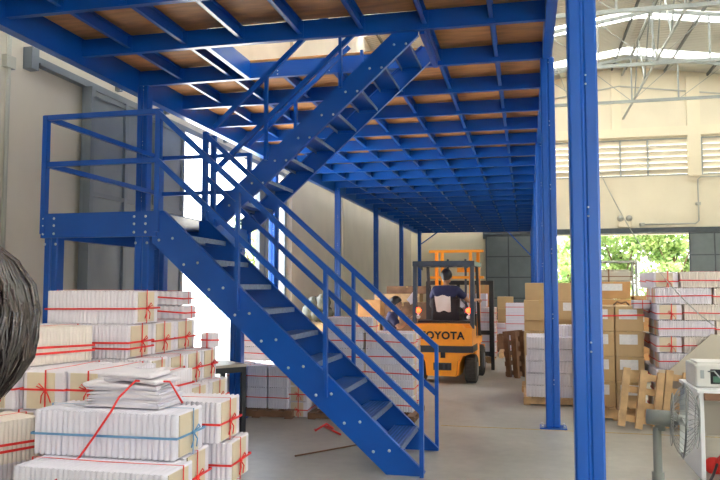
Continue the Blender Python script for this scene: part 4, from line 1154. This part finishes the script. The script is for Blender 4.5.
# maker's lettering on the counterweight
cu = bpy.data.curves.new('lettering', 'FONT'); cu.body = 'TOYOTA'; cu.size = .17; cu.extrude = .003; cu.offset = .006; cu.align_x = 'CENTER'; cu.space_character = 1.12
cu.materials.append(M['void'])
_t = bpy.data.objects.new('tmp', cu); col.objects.link(_t); bpy.context.view_layer.update(); _me = bpy.data.meshes.new_from_object(_t.evaluated_get(bpy.context.evaluated_depsgraph_get())); bpy.data.objects.remove(_t)
lt = bpy.data.objects.new('lettering', _me); col.objects.link(lt); lt.parent = fk; lt.location = (-.0, -.004, .755); lt.rotation_euler = (pi/2, 0, 0); lt.scale = (1.0, 1, 1)
lt['label'] = 'black maker lettering across the orange counterweight'
# load
pallet(*fkw(0.05, 2.7, .145), 1.1, 1.0, .12, 'pallet carried on the forks of the forklift', rot=(0, 0, R(-3)))
for k in range(5):
    for i in range(2):
        bundle('F1' if (k+i) % 2 else 'F2', *fkw(-.27+i*.64, 2.45, .266+k*.192), -3, '%s bundle carried by the forklift, %s half' % (rows[k], colw[i]), 'bundles carried by the forklift')
for i in range(3):
    bundle('V1', *fkw(-.27+i*.32, 2.45, 1.228), -3, 'upright bundle on top of the forklift load, %s' % ['left', 'middle', 'right'][i], 'bundles carried by the forklift')
# driver, seated facing +Y
seat = (-1.42, 12.85, 0)
pose = dict(pel=(0, .0, 1.27), belly=(0, -.01, 1.39), chest=(0, .0, 1.55), neck=(0, .03, 1.68), headb=(0, .05, 1.74),
            lsh=(-.17, .01, 1.61), lel=(-.26, .16, 1.40), lwr=(-.12, .36, 1.44), rsh=(.17, .01, 1.61), rel=(.34, .12, 1.42), rwr=(.43, .30, 1.44),
            lhip=(-.1, .03, 1.26), lkn=(-.16, .42, 1.25), lan=(-.16, .52, .88), ltoe=(-.16, .64, .83), rhip=(.1, .03, 1.26), rkn=(.16, .42, 1.25), ran=(.16, .52, .88), rtoe=(.16, .64, .83))
for k_ in pose: v_ = pose[k_]; pose[k_] = (v_[0], v_[1], v_[2]-.0)
dr, _ = person('person', 'person in a navy shirt driving the forklift, seen from behind', fkw(-.05, .79, -.14), R(-3), pose, M['navy'])
dr.scale = (1.12, 1.12, 1.06)
# white cloth hung on the seat back
b = MB(); vs = []; nx, nz = 8, 8
for j in range(nz+1):
    for i in range(nx+1):
        u = i/nx; v = j/nz; x = -.17+.28*u+.02*v; z = 1.465-.27*v-.015*sin(u*9); y = .462-.010*sin(u*8+v*4)
        vs.append((x*(1-.12*v), y, z))
n_ = len(vs); vs += [(p[0], p[1]+.012, p[2]) for p in vs]; fs = []
for j in range(nz):
    for i in range(nx): a = j*(nx+1)+i; fs.append((a, a+1, a+nx+2, a+nx+1)); fs.append((n_+a, n_+a+nx+1, n_+a+nx+2, n_+a+1))
b.add(vs, fs, 0, None, True); b.build('seat_cloth', M['whitecloth'], label='crumpled white cloth hung over the forklift seat back', cat='cloth', loc=fkw(-.03, 0, 0), rot=(0, 0, R(-3)))

# man behind the stack, looking right, holding a white paper
pose2 = dict(pel=(0, 0, .84), belly=(0, .01, 1.0), chest=(0, .04, 1.18), neck=(0, .08, 1.33), headb=(0, .11, 1.37),
             lsh=(-.18, .04, 1.24), lel=(-.24, .14, 1.02), lwr=(-.12, .34, 1.12), rsh=(.18, .04, 1.24), rel=(.26, .16, 1.05), rwr=(.12, .36, 1.2),
             lhip=(-.1, 0, .82), lkn=(-.12, .06, .46), lan=(-.12, 0, .09), ltoe=(-.12, .12, .045), rhip=(.1, 0, .82), rkn=(.12, .06, .46), ran=(.12, 0, .09), rtoe=(.12, .12, .045))
person('person', 'person in a dark blue shirt standing behind the ridged bundle stack, looking right', (-2.36, 12.45, -.14), R(-75), pose2, M['navy'])
b = MB(); b.box(-.06, .06, -.004, .004, -.02, .16, T=Matrix.Rotation(R(40), 4, 'Y'))
b.box(-.06, .06, .004, .008, -.02, .12, T=Matrix.Rotation(R(60), 4, 'Y')); b.build('white_paper', M['paper'], label='white paper held up by the person behind the bundles', cat='paper', loc=(-2.0, 12.5, 1.37), rot=(0, 0, R(-10)))

# foreground person, back of the head at the left edge
pose3 = dict(pel=(0, .1, .86), belly=(0, .1, 1.0), chest=(0, .09, 1.13), neck=(0, .05, 1.33), headb=(0, .05, 1.43),
             lsh=(-.15, .09, 1.16), lel=(-.21, .06, .92), lwr=(-.2, .2, .76), rsh=(.15, .09, 1.16), rel=(.20, -.02, 1.02), rwr=(.19, .12, .82),
             lhip=(-.09, 0, .88), lkn=(-.1, .03, .48), lan=(-.1, 0, .09), ltoe=(-.1, .12, .045), rhip=(.09, 0, .88), rkn=(.1, .03, .48), ran=(.1, 0, .09), rtoe=(.1, .12, .045))
pf, TH = person('person', 'person with loose dark brown hair cropped by the left edge of the photo', (-.848, .975, -.012), R(80), pose3, M['trouser'], hair=False)
b = MB(); rnd = random.Random(11)
hc = Vector((0, .055, 1.56))
b.ball(hc, .105, 0, 24, 16, sc=(1, 1.12, 1.12))
for k in range(1500):
    u = rnd.uniform(0, 2*pi); back = (1-sin(u))/2
    if sin(u) > .75: continue
    r0 = rnd.uniform(.0, .06); pts = []; drop = rnd.uniform(.16, .215)+.015*back
    rr = rnd.uniform(.106, .122); ph = rnd.uniform(0, 6); wob = rnd.uniform(.002, .006)
    for i in range(9):
        t = i/8
        if t < .6:
            a = (t/.6)*(pi*.52)+.12; R_ = rr*sin(a); z = rr*1.13*cos(a)
        else:
            q_ = (t-.6)/.4; a = pi*.52+.12; R_ = rr*sin(a)*(1-.38*q_*q_); z = rr*1.13*cos(a)-q_*drop*.45
        uu = u+.12*sin(t*5+ph)
        pts.append((hc.x+cos(uu)*R_+wob*sin(t*9+ph), hc.y+sin(uu)*R_*1.12+wob*cos(t*8+ph), hc.z+z))
    b.tube(pts, .0022, 3, caps=False, rs=[.002, .003, .0034, .0034, .0034, .003, .0028, .002, .0006])
b.build('hair', M['hairbig'], pf)

# ------------------------------------------------------------------ outside trees
def tree(x, y, h, rw, label, seed, n=5200):
    rnd = random.Random(seed); r = thing('leafy_tree', label, 'tree', (x, y, -.2), group='trees outside the doorways')
    b = MB(); b.tube([(0, 0, 0), (.1, 0, h*.3), (-.05, .1, h*.6)], .15, 8, rs=[.18, .14, .06])
    for k in range(5): a = k*1.3; b.tube([(0, 0, h*.3), (cos(a)*rw*.6, sin(a)*rw*.6, h*.65)], .06, 6, rs=[.08, .03])
    b.build('trunk', M['bark'], r)
    b = MB(); cl = [(rnd.gauss(0, rw*.55), rnd.gauss(0, rw*.4), rnd.uniform(.6, h)) for _ in range(48)]
    for i in range(n):
        c = rnd.choice(cl); d = Vector((rnd.gauss(0, 1), rnd.gauss(0, 1), rnd.gauss(0, 1))).normalized()*rnd.uniform(.2, .75)
        p = Vector(c)+d; a = Vector((rnd.uniform(-1, 1), rnd.uniform(-1, 1), rnd.uniform(-1, 1))).normalized(); q_ = a.cross(Vector((rnd.uniform(-1, 1), .3, rnd.uniform(-1, 1)))).normalized()
        s = rnd.uniform(.10, .24); b.add([p-a*s, p+q_*s*.5, p+a*s, p-q_*s*.5], [(0, 1, 2, 3)])
    b.build('foliage', M['leaf'], r, kind='stuff')
tree(2.6, 43.5, 6.2, 2.0, 'leafy green tree left in the rear doorway', 1)
tree(5.4, 44.5, 6.6, 2.2, 'bright green tree in the middle of the rear doorway', 2)
tree(8.2, 43.8, 6.2, 2.2, 'pale green tree right in the rear doorway', 3)
tree(11.5, 45.5, 6.5, 2.2, 'tree hidden behind the right rear door panel', 4, 1400)
tree(-11.5, 30.5, 5.5, 1.6, 'green tree glimpsed through the left doorway', 5, 1600)

# ------------------------------------------------------------------ render settings
portal('portal_left_door', (XL-.1, 13.8, 2.15), (0, R(-90), 0), 4.3, 5.6)
portal('portal_rear_door', (4.5, YB+.15, 2.1), (R(-90), 0, 0), 6.0, 4.15)
portal('portal_front', (5.5, YF-.25, 2.5), (R(90), 0, 0), 8, 5)
portal('portal_right', (XR+.25, 6, 2.3), (0, R(90), 0), 4.6, 6)
scn.view_settings.view_transform = 'Standard'; scn.view_settings.look = 'None'
scn.view_settings.gamma = 1.0; scn.view_settings.use_curve_mapping = False
scn.view_settings.exposure = .42
scn.cycles.use_denoising = True
scn.cycles.max_bounces = 8; scn.cycles.diffuse_bounces = 5; scn.cycles.glossy_bounces = 3
scn.cycles.caustics_reflective = False; scn.cycles.caustics_refractive = False
scn.cycles.sample_clamp_indirect = 8
